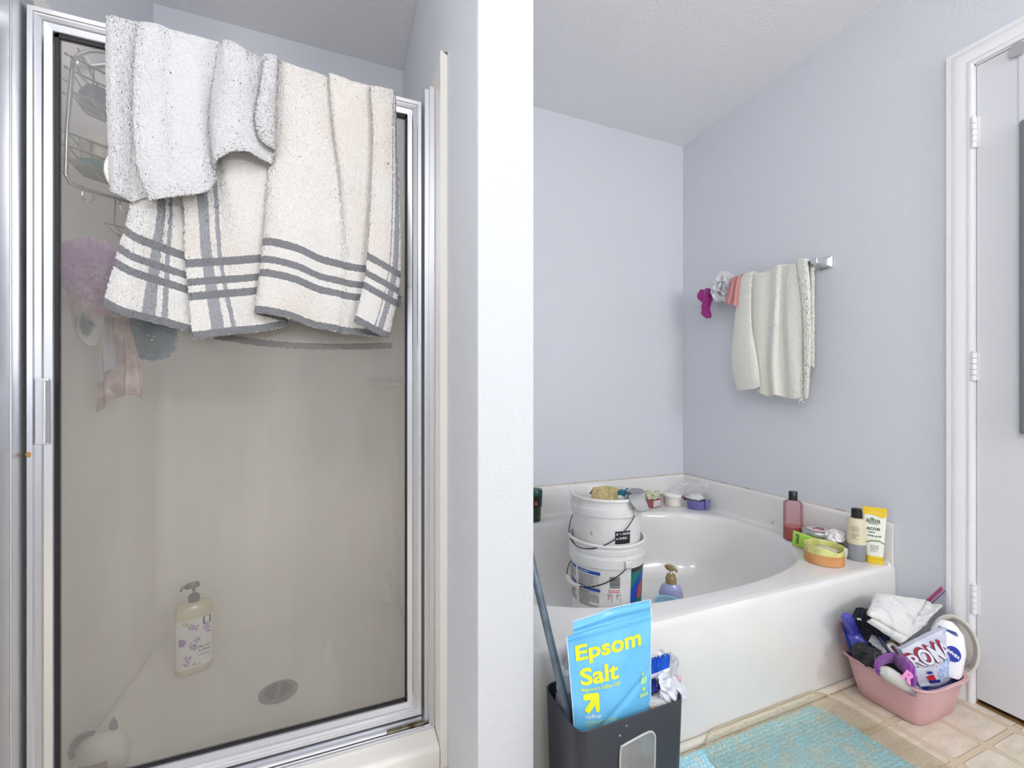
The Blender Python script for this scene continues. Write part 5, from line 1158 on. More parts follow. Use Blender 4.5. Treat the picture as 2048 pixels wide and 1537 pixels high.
put('red_print', G().blob(atY(1353, 1362, 0.80), (0.011, 0.004, 0.010), 0.6, 2, 74, 3), mat('faded_red', (196, 158, 166), 0.5), bg)
def dir_m(p, d): return Matrix.Translation(p) @ Vector(d).normalized().to_track_quat('Z', 'Y').to_matrix().to_4x4()
bp0 = atY(1298, 1352, 0.80); bp1 = atY(1336, 1337, 0.80); brs = thing('scrub_brush', 'white scrub brush with bright blue bristles at the right inside the bin', 'brush', bp0)
g = G().tube([bp0-(bp1-bp0)*1.2, bp0, bp0.lerp(bp1, 0.5)+Vector((0, 0, -0.002)), bp1], [0.006, 0.008, 0.009, 0.006], 14); put('head', g, mat('brush_white', (236, 236, 238), 0.3), brs)
g = G(); rnd = random.Random(5)
for i in range(16):
    for j in range(6):
        b0 = bp0.lerp(bp1, -0.05+1.0*i/15)+Vector((0, -0.006+0.0025*j, 0.006)); d_ = Vector((0.004*(i-8)/8+rnd.gauss(0, 0.0008), rnd.gauss(0, 0.001), 0.026)); g.tube([b0, b0+d_*0.6, b0+d_], [0.0015, 0.0014, 0.0010], 5)
o_ = put('bristles', g, mat('bristle_blue', (28, 96, 214), 0.5), brs)
g = G().blob(atY(1312, 1323, 0.815), (0.022, 0.010, 0.008), 0.5, 2.4, 77, 3); o = put('tissue_scrap', g, mat('tissue_white', (0,0,0))); tag(o, 'white scrap just above the blue bristles in the bin', 'tissue')
g = G().blob(atY(1314, 1378, 0.82), (0.040, 0.025, 0.022), 0.3, 2, 78, 4); o = put('dark_cloth', g, mat('slate_cloth', (92, 94, 104), 0.8)); tag(o, 'dark grey cloth below the brush in the bin', 'cloth')
g = G().blob((0.652, 0.800, 0.322), (0.040, 0.020, 0.011), 0.2, 1.6, 79, 4); o = put('blue_cloth', g, mat('navy_pad', (30, 52, 146), 0.6)); tag(o, 'navy blue pad sticking out low beside the pouch in the bin', 'cloth')
g = G().blob((0.668, 0.775, 0.306), (0.038, 0.016, 0.010), 0.2, 1.6, 80, 4); o = put('tissue_roll', g, mat('pale_grey_paper', (196, 194, 196), 0.8)); tag(o, 'pale grey wad between the navy pad and the bin rim', 'paper')
g = G().box(0.632, 0.668, 0.752, 0.770, 0.20, 0.303); o = put('card_piece', g, mat('tan_card', (176, 148, 96), 0.8), bevel=0.002); tag(o, 'tan card piece just inside the front rim of the bin, right of the pouch', 'card')

# ================================================================== MATS
def pebbles(x0, x1, y0, y1, r, zf, pitch, br, hgt, seed, clip=None):
    rnd = random.Random(seed); g = G(); ny = int((y1-y0)/pitch); nx = int((x1-x0)/pitch)
    def inside(x, y):
        dx = max(x0+r-x, 0, x-(x1-r)); dy = max(y0+r-y, 0, y-(y1-r)); return dx*dx+dy*dy < (r-br)**2
    for i in range(nx+1):
        for j in range(ny+1):
            x = x0+pitch*(i+0.5*(j % 2))+rnd.gauss(0, pitch*0.12); y = y0+pitch*j+rnd.gauss(0, pitch*0.12)
            if not inside(x, y) or y < 0.45: continue
            rr_ = br*(0.75+0.45*rnd.random()); z = zf(x, y); vs = []; n_ = 8
            for (k, h) in ((1, 0), (0.8, 0.6), (0.4, 0.95)): vs += [(x+rr_*k*math.cos(2*PI*q/n_), y+rr_*k*math.sin(2*PI*q/n_), z+hgt*h) for q in range(n_)]
            vs.append((x, y, z+hgt)); f = []
            for q in range(n_):
                l = (q+1) % n_; f += [(q, l, n_+l, n_+q), (n_+q, n_+l, 2*n_+l, 2*n_+q), (2*n_+q, 2*n_+l, 3*n_)]
            g.add(vs, f)
    return g
# blue mat on the floor
b0x, b1x, b0y, b1y = 0.80, 1.412, 0.10, 0.918
bm_ = thing('bath_mat', 'turquoise blue bumpy bath mat on the floor underneath the clear one', 'bath mat', (1.1, 0.5, 0.001))
g = G(); out_ = rrect(b0x, b1x, b0y, b1y, 0.05, 8); n = len(out_)
g.add([(x, y, 0.001) for x, y in out_]+[(x, y, 0.004) for x, y in out_], [(i, (i+1) % n, n+(i+1) % n, n+i) for i in range(n)]+[tuple(n+i for i in range(n))])
blue_mat = mat('turquoise_vinyl', (160, 214, 232), 0.35, mottled=((200, 210, 198), 26, 0.46, 0.72))
put('base_sheet', g, blue_mat, bm_, smooth=False)
put('pebble_texture', pebbles(b0x, b1x, b0y, b1y, 0.05, lambda x, y: 0.0035, 0.0125, 0.0052, 0.0026, 1), mat('turquoise_pebble', (172, 220, 236), 0.2, mottled=((208, 214, 202), 26, 0.46, 0.72)), bm_)
# clear mat on top, its back edge riding up on the quarter round
c0x, c1x, c0y, c1y = 0.922, 1.492, 0.12, 0.938
def cz(x, y): return 0.0072+max(0, (y-0.885))/0.05*0.0165
cm = thing('bath_mat', 'clear yellowed bumpy bath mat lying on top of the blue one', 'bath mat', (1.2, 0.5, 0.008))
mclear = bpy.data.materials.new('yellowed_clear_vinyl'); mclear.use_nodes = True; nt = mclear.node_tree; nt.nodes.clear(); L = nt.links.new
out = nt.nodes.new('ShaderNodeOutputMaterial'); t = nt.nodes.new('ShaderNodeBsdfTransparent'); t.inputs[0].default_value = lin((253, 251, 246))
gl = nt.nodes.new('ShaderNodeBsdfGlossy'); gl.inputs['Roughness'].default_value = 0.16; fr = nt.nodes.new('ShaderNodeFresnel'); fr.inputs[0].default_value = 1.22
d_ = nt.nodes.new('ShaderNodeBsdfDiffuse'); d_.inputs[0].default_value = lin((234, 226, 204))
tc = nt.nodes.new('ShaderNodeTexCoord'); nz = nt.nodes.new('ShaderNodeTexNoise'); nz.inputs['Scale'].default_value = 13; nz.inputs['Detail'].default_value = 5; L(tc.outputs['Object'], nz.inputs['Vector'])
mr = nt.nodes.new('ShaderNodeMapRange'); mr.inputs['From Min'].default_value = 0.35; mr.inputs['From Max'].default_value = 0.7; mr.inputs['To Min'].default_value = 0.02; mr.inputs['To Max'].default_value = 0.20; L(nz.outputs['Fac'], mr.inputs[0])
m1 = nt.nodes.new('ShaderNodeMixShader'); L(mr.outputs[0], m1.inputs[0]); L(t.outputs[0], m1.inputs[1]); L(d_.outputs[0], m1.inputs[2])
m2 = nt.nodes.new('ShaderNodeMixShader'); L(fr.outputs[0], m2.inputs[0]); L(m1.outputs[0], m2.inputs[1]); L(gl.outputs[0], m2.inputs[2]); L(m2.outputs[0], out.inputs[0])
def sheet(i, j):
    # squircle-mapped sheet so the outline has round corners
    x = c0x+(c1x-c0x)*i; y = c0y+(c1y-c0y)*j; r = 0.085
    dx = max(c0x+r-x, 0)-max(x-(c1x-r), 0); dy = -max(y-(c1y-r), 0)+max(c0y+r-y, 0)
    if dx and dy:
        m_ = max(abs(dx), abs(dy)); l = math.hypot(dx, dy); k = m_/l; x += dx-dx*k; y += dy-dy*k
    return Vector((x, y, cz(x, y)))
put('clear_sheet', G().grid(sheet, 60, 70), mclear, cm, auto=False)
edge_ = [sheet(i/40, 1) for i in range(41)]; edge_ = [sheet(0, j/40) for j in range(41)]+edge_[1:]+[sheet(1, 1-j/40) for j in range(1, 41)]
put('rolled_edge', G().tube([p+Vector((0, 0, 0.0006)) for p in edge_], 0.0016, 6), mat('yellowed_edge', (196, 182, 150), 0.25), cm)
put('pebble_texture', pebbles(c0x+0.006, c1x-0.006, c0y, c1y-0.006, 0.08, cz, 0.0118, 0.0042, 0.0024, 2), mclear, cm)

# ================================================================== PINK BASIN AND ITS CONTENTS
def atC(u, v, Y):
    p = atY(u, v, Y); return p if p.x < 1.842 else atX(u, v, 1.842)
PC = Vector((1.690, 0.822, 0.0005)); pkm = mat('pink_plastic', (214, 172, 175), 0.4, mottled=((208, 164, 167), 10, 0.4, 0.6))
pb = thing('wash_basin', 'dusty pink plastic wash basin heaped with toiletries beside the tub', 'basin', PC)
secs = [(0.001, 0.088, 0.072, 6), (0.0, 0.098, 0.084, 6), (0.006, 0.105, 0.090, 5.5), (0.06, 0.117, 0.1, 5.2), (0.118, 0.127, 0.1105, 5), (0.124, 0.130, 0.113, 5), (0.127, 0.137, 0.120, 5), (0.130, 0.1385, 0.1215, 5), (0.133, 0.137, 0.120, 5),
        (0.131, 0.128, 0.112, 5), (0.120, 0.1245, 0.1085, 5), (0.06, 0.114, 0.097, 5.2), (0.010, 0.102, 0.087, 5.5), (0.005, 0.09, 0.075, 6)]
def skew(g):   # a basin flares most toward its far left end
    out = []
    for p in g.v:
        k = max(0, p.z)/0.13; out.append(Vector((p.x-0.022*k, p.y-0.006*k, p.z+0.006*k*(-p.x/0.13))))
    g.v = [q+PC for q in out]; return g
put('basin_body', skew(G().loft(secs, 96)), pkm, pb)
g = G().loft([(0.122, 0.020, 0.014, 2, 0.118, -0.075), (0.126, 0.023, 0.016, 2, 0.125, -0.079), (0.131, 0.022, 0.015, 2, 0.127, -0.080), (0.134, 0.016, 0.011, 2, 0.126, -0.080)], 24); put('pouring_lip', skew(g), pkm, pb)
# tilt helper: frame from three picture-plane corners
def quad(cs_, n1=24, n2=24, amp=0.0, fr=3, seed=1, bul=0.0):
    a, b, c, d = cs_; nn = (b-a).cross(d-a).normalized()
    if nn.y > 0: nn = -nn
    def fn(i, j, off=0.0):
        p = a.lerp(b, i).lerp(d.lerp(c, i), j); k = noise.noise(Vector((i*fr, j*fr, seed)))+0.5*noise.noise(Vector((i*fr*2.3, j*fr*2.3, seed+4)))
        return p+nn*(amp*k+bul*math.sin(PI*min(1, max(0, i)))*math.sin(PI*min(1, max(0, j)))**0.7+off)
    return fn
# blue-red paddle standing at the far left end
pa, pc_ = atC(1681, 1232, 0.925), atC(1706, 1322, 0.905); ax = (pa-pc_); L_ = ax.length
Mp = Matrix.Translation((pa+pc_)/2) @ Matrix.Rotation(R(-14), 4, 'Y') @ Matrix.Rotation(R(-6), 4, 'X')
pd = thing('hair_brush', 'flat paddle with blue edge and red back standing at the left end of the basin', 'brush', (pa+pc_)/2)
def paddle(off, th_): return G().loft([(off, 0.045, 0.030), (off+th_*0.5, 0.048, 0.033), (off+th_, 0.045, 0.030)], 40).xf(Matrix.Translation((pa+pc_)/2) @ Matrix.Rotation(R(-68), 4, 'Z') @ Matrix.Rotation(R(72), 4, 'Y') @ Matrix.Rotation(0, 4, 'Z'))
put('blue_face', paddle(0.0, 0.005), mat('steel_blue_plastic', (78, 100, 140), 0.35), pd); put('red_back', paddle(-0.0045, 0.0045), mat('dusty_red_plastic', (170, 98, 104), 0.4), pd)
# violet-blue bottle
b0 = atC(1724, 1312, 0.885); b1 = atC(1693, 1231, 0.900); Mq = dir_m(b0, b1-b0); L_ = (b1-b0).length
vb = thing('purple_bottle', 'glossy violet-blue bottle with tapered cap leaning out of the basin left side', 'bottle', b0)
vpm = mat('violet_blue_plastic', (72, 72, 178), 0.18, coat=0.5)
body = put('body', G().loft([(-0.02, 0.034, 0.024), (0, 0.038, 0.027), (L_*0.30, 0.038, 0.027), (L_*0.46, 0.033, 0.025), (L_*0.57, 0.022, 0.019), (L_*0.60, 0.014, 0.014)], 40).xf(Mq), vpm, vb)
put('cap', G().loft([(L_*0.58, 0.017, 0.016, 3), (L_*0.6, 0.019, 0.0175, 3), (L_*0.88, 0.0155, 0.0145, 3), (L_*0.95, 0.017, 0.0155, 3), (L_, 0.013, 0.012, 3)], 32).xf(Mq), vpm, vb)
# black garments
def lump(name, pts, rad, rgb, seed, label, cat='cloth', amp=0.35, fr=2.2, mt=None, sub=4):
    g = G()
    for (p, r_) in zip(pts, rad): g.blob(p, r_, amp, fr, seed+len(g.v) % 7, sub)
    m = mt or mat(name+'_m%d' % seed, rgb, 0.9, bump=(260, 0.003), sheen=0.3, spec=0.2)
    o = put(name, g, m); return tag(o, label, cat)
def swept(cen, rad, folds, seed, n=60, flat=0.7):
    cc_ = cr(cen, n); g = G()
    def fn(i, j):
        k = min(n-1, int(round(j*(n-1)))); a = 2*PI*i; r_ = cr1(rad, j)
        w_ = 1+0.13*math.sin(folds*a+5*j+seed)+0.08*math.sin((folds*2+1)*a-8*j)+0.15*noise.noise(Vector((math.cos(a)*2, math.sin(a)*2, j*5+seed)))
        t = (cc_[min(n-1, k+1)]-cc_[max(0, k-1)]).normalized(); e1 = t.cross(Vector((0.2, 1, 0.1))).normalized(); e2 = t.cross(e1)
        return cc_[k]+e1*(math.cos(a)*r_*w_)+e2*(math.sin(a)*r_*w_*flat)
    g.grid(fn, 56, n, closed=True); k0 = len(g.v); g.f.append(tuple(range(55, -1, -1))); g.f.append(tuple(k0-56+i for i in range(56))); return g
blk = mat('black_fleece', (26, 28, 36), 0.92, bump=(240, 0.003), sheen=0.25, spec=0.15, mottled=((40, 44, 58), 40, 0.5, 0.7))
o = put('glove', swept([atC(1724, 1218, 0.90), atC(1730, 1240, 0.885), atC(1742, 1268, 0.865), atC(1756, 1290, 0.85)], [0.018, 0.032, 0.034, 0.024], 3, 1), blk, auto=False)
tag(o, 'black navy knit glove standing beside the violet bottle in the basin', 'glove')
g = words(0, 0.022, 0, 1, 1, 0.006, 3); P_ = atC(1714, 1240, 0.848); g.v = [P_+Vector((p.x*0.93, -p.x*0.25, p.y-p.x*0.25)) for p in g.v]; put('white_lettering', g, mat('print_white', (0,0,0)), o, smooth=False)
o = put('black_cloth', swept([atC(1762, 1236, 0.885), atC(1756, 1258, 0.868), atC(1765, 1282, 0.85)], [0.022, 0.030, 0.022], 4, 5), mat('black_fleece', (0,0,0)), auto=False)
tag(o, 'black fleece tucked under the white folded towel in the basin', 'cloth')
g = G().blob(atC(1769, 1274, 0.842), (0.010, 0.010, 0.013), 0.3, 2, 91, 3); o = put('cloth_corner', g, mat('navy_cloth', (28, 40, 104), 0.85)); tag(o, 'small navy blue cloth corner below the black fleece in the basin', 'cloth')
spk = mat('black_glitter', (24, 24, 28), 0.6, bump=(500, 0.002), mottled=((120, 126, 140), 320, 0.66, 0.7))
o = put('glove', swept([atC(1706, 1302, 0.86), atC(1724, 1305, 0.845), atC(1742, 1316, 0.825), atC(1756, 1328, 0.81)], [0.017, 0.026, 0.031, 0.018], 4, 8), spk, auto=False); tag(o, 'black glittery glove lying along the front left rim of the basin', 'glove')
g = G(); P_ = atC(1749, 1314, 0.792)
for k, (x, y) in enumerate(((0, 0), (0.004, 0.005), (-0.003, 0.006), (0.006, -0.004), (-0.004, -0.005), (0.001, -0.010), (0.008, 0.010), (0.0, 0.012))): g.add([P_+Vector((x+a*0.8, -0.001, y+b)) for a, b in ((0, 0.0022), (-0.0012, -0.0015), (0.0022, -0.0005))], [(0, 1, 2)])
put('silver_print', g, mat('silver_print', (190, 196, 206), 0.4), o, smooth=False)
# violet glove/scrunchie with a pink letter
pm_ = mat('purple_fleece', (122, 28, 144), 0.85, bump=(260, 0.002), sheen=0.4)
ring = [atC(1757, 1346, 0.775), atC(1756, 1330, 0.79), atC(1768, 1318, 0.80), atC(1790, 1317, 0.80), atC(1810, 1330, 0.760), atC(1823, 1350, 0.730), atC(1825, 1374, 0.722)]
o = put('headband', swept(ring, [0.010, 0.012, 0.014, 0.0145, 0.020, 0.017, 0.007], 3, 11, 80, 0.6), pm_, auto=False); tag(o, 'purple fabric band with a pink letter R looped over the clear bottle in the basin', 'headband')
g = text_g('R', 0.036, 0.002)

P_ = atC(1801, 1354, 0.712); vw = (Vector((0, 0, EYE))-P_).normalized(); rt = Vector((0, 0, 1)).cross(vw).normalized(); upw = vw.cross(rt)
e1 = rt*math.cos(R(-28))+upw*math.sin(R(-28)); e2 = -rt*math.sin(R(-28))+upw*math.cos(R(-28)); g.v = [P_+e1*p.x+e2*p.y for p in g.v]; put('pink_letter', g, mat('pink_print', (228, 142, 196), 0.6), o, smooth=False)
# clear bottle along the front rim
b0 = atC(1843, 1392, 0.735); b1 = atC(1766, 1342, 0.765); Mq = dir_m(b0, b1-b0); L_ = (b1-b0).length
cb = thing('clear_bottle', 'frosted round-ended bottle lying along the front rim of the basin', 'bottle', b0)
put('body', G().lathe([(0.013, -0.01), (0.0165, 0), (0.0175, L_*0.5)], 36).xf(Mq), mat('bottle_silver', (176, 176, 180), 0.25, coat=0.4, mottled=((150, 146, 160), 50, 0.5, 0.6)), cb)
put('frosted_cap', G().lathe([(0.0185, L_*0.48), (0.0195, L_*0.52), (0.0205, L_*0.80), (0.0185, L_*0.92), (0.012, L_*0.99), (0.003, L_*1.01)], 36).xf(Mq), mat('frosted_plastic', (196, 194, 190), 0.2, coat=0.5), cb)
g = G()
for k in range(7): z_ = L_*(0.06+0.055*k); g.lathe([(0.0180, z_), (0.0180, z_+0.002)], 36, False, False)
g.xf(Mq); put('label_print', g, mat('label_plum', (142, 128, 150), 0.5), cb)
# white strap ring, pen, brown card
g = G().tube(cr([atC(1796, 1316, 0.80), atC(1786, 1306, 0.805), atC(1776, 1294, 0.815), atC(1783, 1289, 0.82), atC(1793, 1296, 0.81), atC(1803, 1312, 0.79)], 30), 0.0052, 10); o = put('plastic_hook', g, mat('hook_white', (222, 220, 214), 0.35)); tag(o, 'curved white plastic hook lying in the basin left of the detergent bag', 'hook')
g = G().tube([atC(1757, 1274, 0.835), atC(1784, 1311, 0.80)], 0.0042, 12); o = put('pen', g, mat('pen_navy', (30, 40, 92), 0.25)); tag(o, 'slim navy stick lying beside the clear wrap in the basin', 'pen')
g = G().box(-0.022, 0.022, -0.001, 0.001, -0.010, 0.010).xf(Matrix.Translation(atC(1790, 1290, 0.835)) @ Matrix.Rotation(R(24), 4, 'Y') @ Matrix.Rotation(R(-20), 4, 'X')); o = put('card_piece', g, mat('brown_card', (150, 124, 96), 0.8)); tag(o, 'brown card piece under the white towel in the basin', 'card')
wr = quad([atC(1736, 1284, 0.825), atC(1770, 1308, 0.80), atC(1780, 1300, 0.82), atC(1745, 1268, 0.85)], amp=0.008, fr=5, seed=3)
o = put('plastic_wrap', G().grid(lambda i, j: wr(i, j), 30, 24), bag_m, auto=False); tag(o, 'crinkled clear wrap between the violet bottle and navy stick in the basin', 'plastic wrap')
# white container standing at the back right with its round mouth toward the room
C0 = atX(1908, 1292, 1.842); nD = (Vector((0, 0, 0.2))-C0); nD.z = 0; nD = Vector((-0.93, -0.35, 0.08)).normalized(); Mq = Matrix.Translation(C0) @ nD.to_track_quat('Z', 'Y').to_matrix().to_4x4()
prof = [(0.05, -0.055), (0.066, -0.050), (0.080, 0.0), (0.086, 0.004), (0.087, 0.008), (0.084, 0.010), (0.078, 0.006), (0.064, -0.046), (0.0, -0.048)]
g = G().loft([(z_*0.35, r_*0.66, r_*1.12, 2) for r_, z_ in prof], 64, cap1=False).xf(Mq); o = put('bowl', g, mat('ivory_plastic', (216, 212, 204), 0.35)); tag(o, 'ivory white open bowl standing upright at the back right of the basin', 'bowl')
# white lotion bottle with the blue oval
b0 = atX(1896, 1346, 1.740); b1 = atX(1894, 1242, 1.785); Mq = Matrix.Translation(b0); dz_ = (b1-b0); L_ = dz_.length
zq = dz_.normalized(); vw = -b0.normalized(); xq = zq.cross(vw).normalized()*-1; yq = zq.cross(xq)
Mq = Matrix((( xq.x, yq.x, zq.x, b0.x), (xq.y, yq.y, zq.y, b0.y), (xq.z, yq.z, zq.z, b0.z), (0, 0, 0, 1)))
lw = thing('lotion_bottle', 'large white lotion bottle with a blue oval logo in the right side of the basin', 'bottle', b0)
lbd = put('body', G().loft([(-0.01, 0.024, 0.018, 2.6), (0, 0.030, 0.020, 2.6), (L_*0.45, 0.041, 0.024, 2.6), (L_*0.78, 0.037, 0.021, 2.4), (L_*0.92, 0.024, 0.016, 2.2), (L_, 0.012, 0.010, 2)], 48).xf(Mq), mat('lotion_white', (236, 236, 240), 0.22, coat=0.4), lw)
sgn = 1 if (Mq.to_3x3() @ Vector((0, 1, 0))).dot(vw) > 0 else -1
def lfn(off): return lambda x, y: Mq @ Vector((x, sgn*(0.0245*max(0, 1-(min(abs(x)/0.041, 0.99))**2.6)**(1/2.6)+off), y))
hx = 1
P1 = atX(1906, 1308, 1.76); q = Mq.inverted() @ P1; ox, oy = q.x, q.z
g = mapped(poly_g([(ox+0.0175*math.cos(t), oy+0.022*math.sin(t)) for t in [2*PI*i/28 for i in range(28)]], 0.01), lfn(0.0006)); ov = put('blue_oval', g, mat('cobalt_print', (20, 44, 160), 0.35), lbd, smooth=False)
g = text_g('NIVEA', 0.0105, 0.0006); xs = [p.x for p in g.v]; cxm = (min(xs)+max(xs))/2
# find which local direction runs rightwards on the face
rt = (Mq @ Vector((ox+0.01, 0, oy)))-(Mq @ Vector((ox, 0, oy))); hx = 1 if rt.dot(Vector((0.93, -0.37, 0))) > 0 else -1
def rot2(x, y, a): return (x*math.cos(a)-y*math.sin(a), x*math.sin(a)+y*math.cos(a))
for i, p in enumerate(g.v):
    x, y = rot2(p.x-cxm, p.y-0.004, R(-32)); g.v[i] = Vector((ox+hx*x+hx*0.002, oy+y, 0))
put('lettering', mapped(g, lfn(0.0014)), mat('print_white', (0,0,0)), ov, smooth=False)
g = mapped(poly_g([(-hx*0.020, L_*0.86), (hx*0.020, L_*0.82), (hx*0.026, L_*0.74), (hx*0.012, L_*0.77), (hx*0.004, L_*0.81), (-hx*0.020, L_*0.84)], 0.008), lambda x, y: Mq @ Vector((x, sgn*0.0235*(1 if y < L_*0.8 else 0.86), y))); put('blue_band', g, mat('slate_blue_print', (74, 84, 150), 0.4), lbd, smooth=False)
# detergent bag
dq = [atC(1848, 1388, 0.745), atC(1926, 1362, 0.722), atC(1893, 1256, 0.748), atC(1803, 1300, 0.778)]
dfn = quad(dq, amp=0.0035, fr=4, seed=9, bul=0.016)
db = thing('detergent_bag', 'clear and blue detergent bag with large red-shaded lettering at the basin front right', 'bag', dq[0])
film_w = mat('bag_film', (204, 208, 222), 0.22, coat=0.5, bump=(60, 0.002), mottled=((190, 194, 212), 18, 0.45, 0.6))
db_ = put('bag_front', G().grid(lambda i, j: dfn(i, j), 50, 60), film_w, db, auto=False)
put('bag_back', G().grid(lambda i, j: dfn(i, j, -0.014-0.022*math.sin(PI*i)**0.5*math.sin(PI*j)**0.5), 40, 40), film_w, db, auto=False)
g = G()
for e_ in (lambda t: (t, 0), lambda t: (t, 1), lambda t: (0, t), lambda t: (1, t)):
    g.grid(lambda i, j: dfn(*e_(i), -0.016*j), 40, 3)
put('bag_side', g, film_w, db, auto=False)
DW = (dq[1]-dq[0]).length; DH = (dq[3]-dq[0]).length
def dp(off): return lambda x, y: dfn(x, y, off)
def dpoly(pts, ml=0.06): return poly_g(pts, ml)
put('blue_footer', mapped(dpoly([(0.0, 0.03), (1.0, 0.03), (1.0, 0.17), (0.55, 0.10), (0.25, 0.10), (0.0, 0.16)]), dp(0.0012)), mat('deep_blue_print', (34, 52, 140), 0.35), db_, smooth=False)
put('sky_panel', mapped(dpoly([(0.42, 0.20), (0.95, 0.20), (0.98, 0.42), (0.92, 0.60), (0.62, 0.56), (0.50, 0.48), (0.40, 0.36)]), dp(0.0012)), mat('sky_print', (150, 180, 222), 0.35, mottled=((196, 210, 234), 70, 0.45, 0.6)), db_, smooth=False)
g = mapped(words(0.12, 0.9, 0.085, 3, 0.028, 0.010, 5), dp(0.002)); put('footer_print', g, mat('footer_ink', (170, 184, 220), 0.5), db_, smooth=False)
def bigtext(body, x0, x1, y0, y1, bold, shear=0.0, dx=0.0, dy=0.0, grow=0.0):
    g = text_g(body, 1.0, bold, spacing=0.92); xs = [p.x for p in g.v]; ys = [p.y for p in g.v]; w = max(xs)-min(xs); h = max(ys)-min(ys)
    bm = bmesh.new(); vs = []
    for p in g.v:
        a = (p.x-min(xs))/w; b = (p.y-min(ys))/h; k = 1+0.25*math.sin(PI*a); vs.append(bm.verts.new((x0+(x1-x0)*a+shear*b+dx, y0+(y1-y0)*(0.5+(b-0.5)*k)+dy, 0)))
    for q in g.f:
        try: bm.faces.new([vs[i] for i in q])
        except Exception: pass
    for _ in range(3):
        e = [x for x in bm.edges if x.calc_length() > 0.06]
        if not e: break
        bmesh.ops.subdivide_edges(bm, edges=e, cuts=1); bmesh.ops.triangulate(bm, faces=bm.faces)
    bm.verts.index_update(); r_ = G().add([v.co.copy() for v in bm.verts], [tuple(v.index for v in q.verts) for q in bm.faces]); bm.free(); return r_
g = G()
for k in range(5): q = mapped(bigtext('ROMA', 0.06, 0.88, 0.575, 0.865, 0.035, -0.06, -0.009*k, 0.011*k), dp(0.0014+0.0001*k)); g.add(q.v, q.f)
put('letter_shadow', g, mat('crimson_print', (150, 42, 62), 0.35), db_, smooth=False)
q = mapped(bigtext('ROMA', 0.06, 0.88, 0.575, 0.865, 0.045, -0.06, 0.004, -0.004), dp(0.0024)); put('letter_outline', q, mat('ink_navy', (52, 52, 84), 0.4), db_, smooth=False)
q = mapped(bigtext('ROMA', 0.065, 0.875, 0.585, 0.855, 0.02, -0.06), dp(0.0032)); put('lettering', q, mat('letter_silver', (214, 216, 228), 0.25), db_, smooth=False)
g = mapped(dpoly([(0.16, 0.34), (0.30, 0.36), (0.31, 0.24), (0.20, 0.25)]), dp(0.002)); put('red_mark', g, mat('scarlet_print', (186, 30, 40), 0.4), db_, smooth=False)
g = mapped(dpoly([(0.18, 0.25), (0.38, 0.24), (0.38, 0.17), (0.20, 0.18)]), dp(0.0022)); q = mapped(dpoly([(0.25+0.05*math.cos(t), 0.41+0.03*math.sin(t)) for t in [2*PI*i/14 for i in range(14)]]), dp(0.0022)); g.add(q.v, q.f); put('blue_mark', g, mat('deep_blue_print', (0,0,0)), db_, smooth=False)
g = G()
for cx_, cy_, r_ in ((0.37, 0.46, 0.02), (0.45, 0.47, 0.028), (0.50, 0.42, 0.018), (0.40, 0.40, 0.013), (0.47, 0.36, 0.015), (0.42, 0.33, 0.010), (0.56, 0.47, 0.016)):
    q = poly_g([(cx_+r_*math.cos(t), cy_+r_*0.8*math.sin(t)) for t in [2*PI*i/12 for i in range(12)]]); mapped(q, dp(0.0026)); g.add(q.v, q.f)
put('bubble_print', g, mat('bubble_pale', (200, 212, 236), 0.3), db_, smooth=False)
g = G()
for k in range(7): q = mapped(poly_g([(0.42+0.045*k, 0.225), (0.445+0.045*k, 0.225), (0.455+0.045*k, 0.262), (0.44+0.045*k, 0.262)]), dp(0.0022)); g.add(q.v, q.f)
put('crown_print', g, mat('bubble_pale', (0,0,0)), db_, smooth=False)
# zip bag behind, magenta strip
zb = thing('zip_bag', 'clear zip bag with a magenta seal strip sticking up behind the white towel', 'bag', atX(1880, 1260, 1.85))
zs = [atX(1846, 1207, 1.85), atX(1882, 1173, 1.85), atX(1892, 1184, 1.85), atX(1858, 1216, 1.85)]
zf = quad(zs, amp=0.001); put('seal_strip', G().grid(lambda i, j: zf(i, 0.55*j), 16, 4), mat('magenta_strip', (160, 62, 112), 0.35), zb, solid=0.001, auto=False)
put('seal_line', G().grid(lambda i, j: zf(i, 0.72+0.22*j), 16, 3), mat('violet_strip', (110, 90, 150), 0.35), zb, solid=0.001, auto=False)
zf2 = quad([atX(1856, 1213, 1.85), atX(1910, 1330, 1.85), atX(1950, 1335, 1.85), atX(1892, 1182, 1.85)], amp=0.006, fr=4, seed=6); put('bag_film', G().grid(lambda i, j: zf2(i, j), 30, 20), glassy('zip_film', (246, 246, 250), 0.12, 0.12, (226, 226, 234)), zb, auto=False)
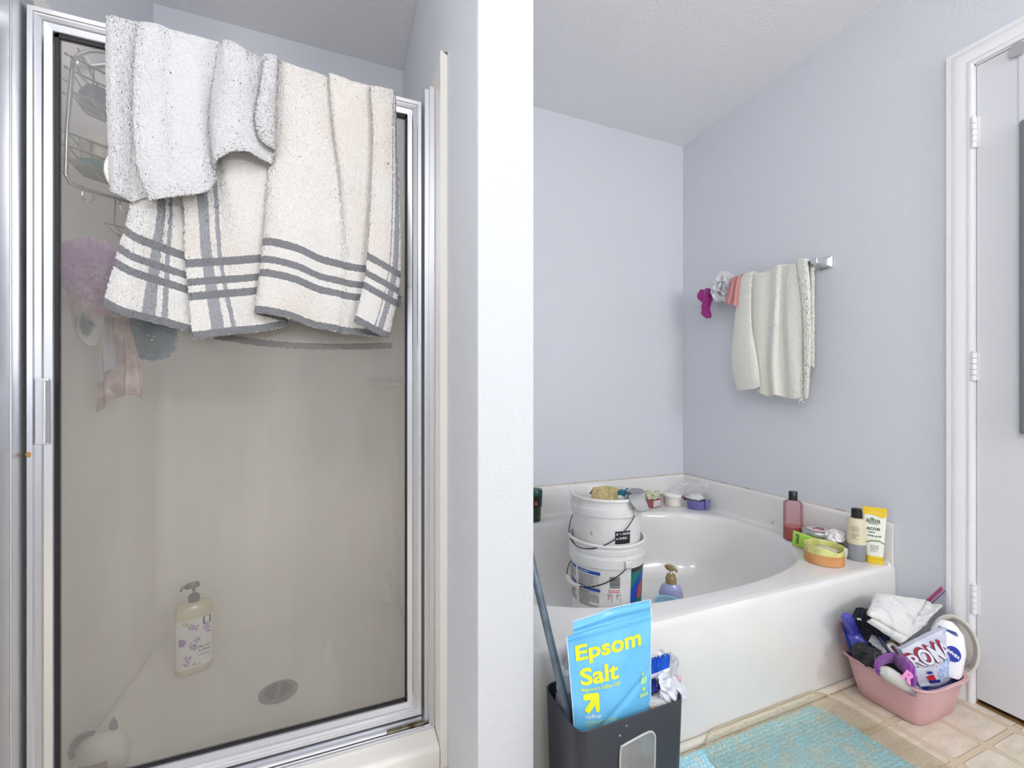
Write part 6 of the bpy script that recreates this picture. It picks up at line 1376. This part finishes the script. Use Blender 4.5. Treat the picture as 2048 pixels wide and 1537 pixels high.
# folded ribbed white towel on top
rib = mat('ribbed_terry', (226, 226, 224), 0.95, bump=(300, 0.003), sheen=0.3, spec=0.1, mottled=((202, 204, 206), 28, 0.5, 0.68))
def ribcloth(g, pts, rows, thick=0.010, n1=90, n2=70, freq=34, amp=0.0016, seed=1, dome=0.012):
    a, b, c, d = pts; nn = (b-a).cross(d-a).normalized()
    if nn.z < 0: nn = -nn
    def fn(i, j):
        p = a.lerp(b, i).lerp(d.lerp(c, i), j); e = min(i, 1-i, j, 1-j)
        return p+nn*(amp*math.sin(freq*j*PI)+dome*(1-(1-min(1, e*5))**2)+0.006*noise.noise(Vector((i*3, j*3, seed)))+0.0006*noise.noise(Vector((i*90, j*90, seed))))
    g.grid(fn, n1, n2)
    g.grid(lambda i, j: fn(i, 0)-nn*thick*j+Vector((0, -0.002*math.sin(PI*j), 0)), n1, 4); g.grid(lambda i, j: fn(1, i)-nn*thick*j, n2, 4); g.grid(lambda i, j: fn(0, i)-nn*thick*j, n2, 4); g.grid(lambda i, j: fn(i, 1)-nn*thick*j, n1, 4); return g
wt = thing('folded_towel', 'white ribbed towel folded on top of everything in the pink basin', 'towel', atC(1800, 1240, 0.85))
g = ribcloth(G(), [atC(1739, 1226, 0.805), atC(1816, 1268, 0.775), atC(1852, 1200, 0.880), atC(1752, 1187, 0.905)], 1, seed=2); put('upper_fold', g, rib, wt, auto=False)
g = ribcloth(G(), [atC(1812, 1266, 0.785), atC(1846, 1252, 0.790), atC(1886, 1212, 0.870), atC(1848, 1202, 0.885)], 1, seed=5, dome=0.006, freq=10); put('side_fold', g, rib, wt, auto=False)
g = ribcloth(G(), [atC(1742, 1240, 0.800), atC(1808, 1284, 0.780), atC(1858, 1246, 0.800), atC(1770, 1222, 0.850)], 1, seed=8, dome=0.006, freq=10, thick=0.014); put('lower_fold', g, rib, wt, auto=False)
# what fills the basin under the visible things
g = G().blob(PC+Vector((-0.02, 0, 0.075)), (0.092, 0.078, 0.06), 0.12, 2, 95, 4); o = put('bundled_cloths', g, mat('dark_grey_cloth', (72, 70, 78), 0.95, bump=(150, 0.004))); tag(o, 'dark bundled cloths filling the bottom of the pink basin under the other items', 'cloths')  # dark grey cloth lump low in the basin
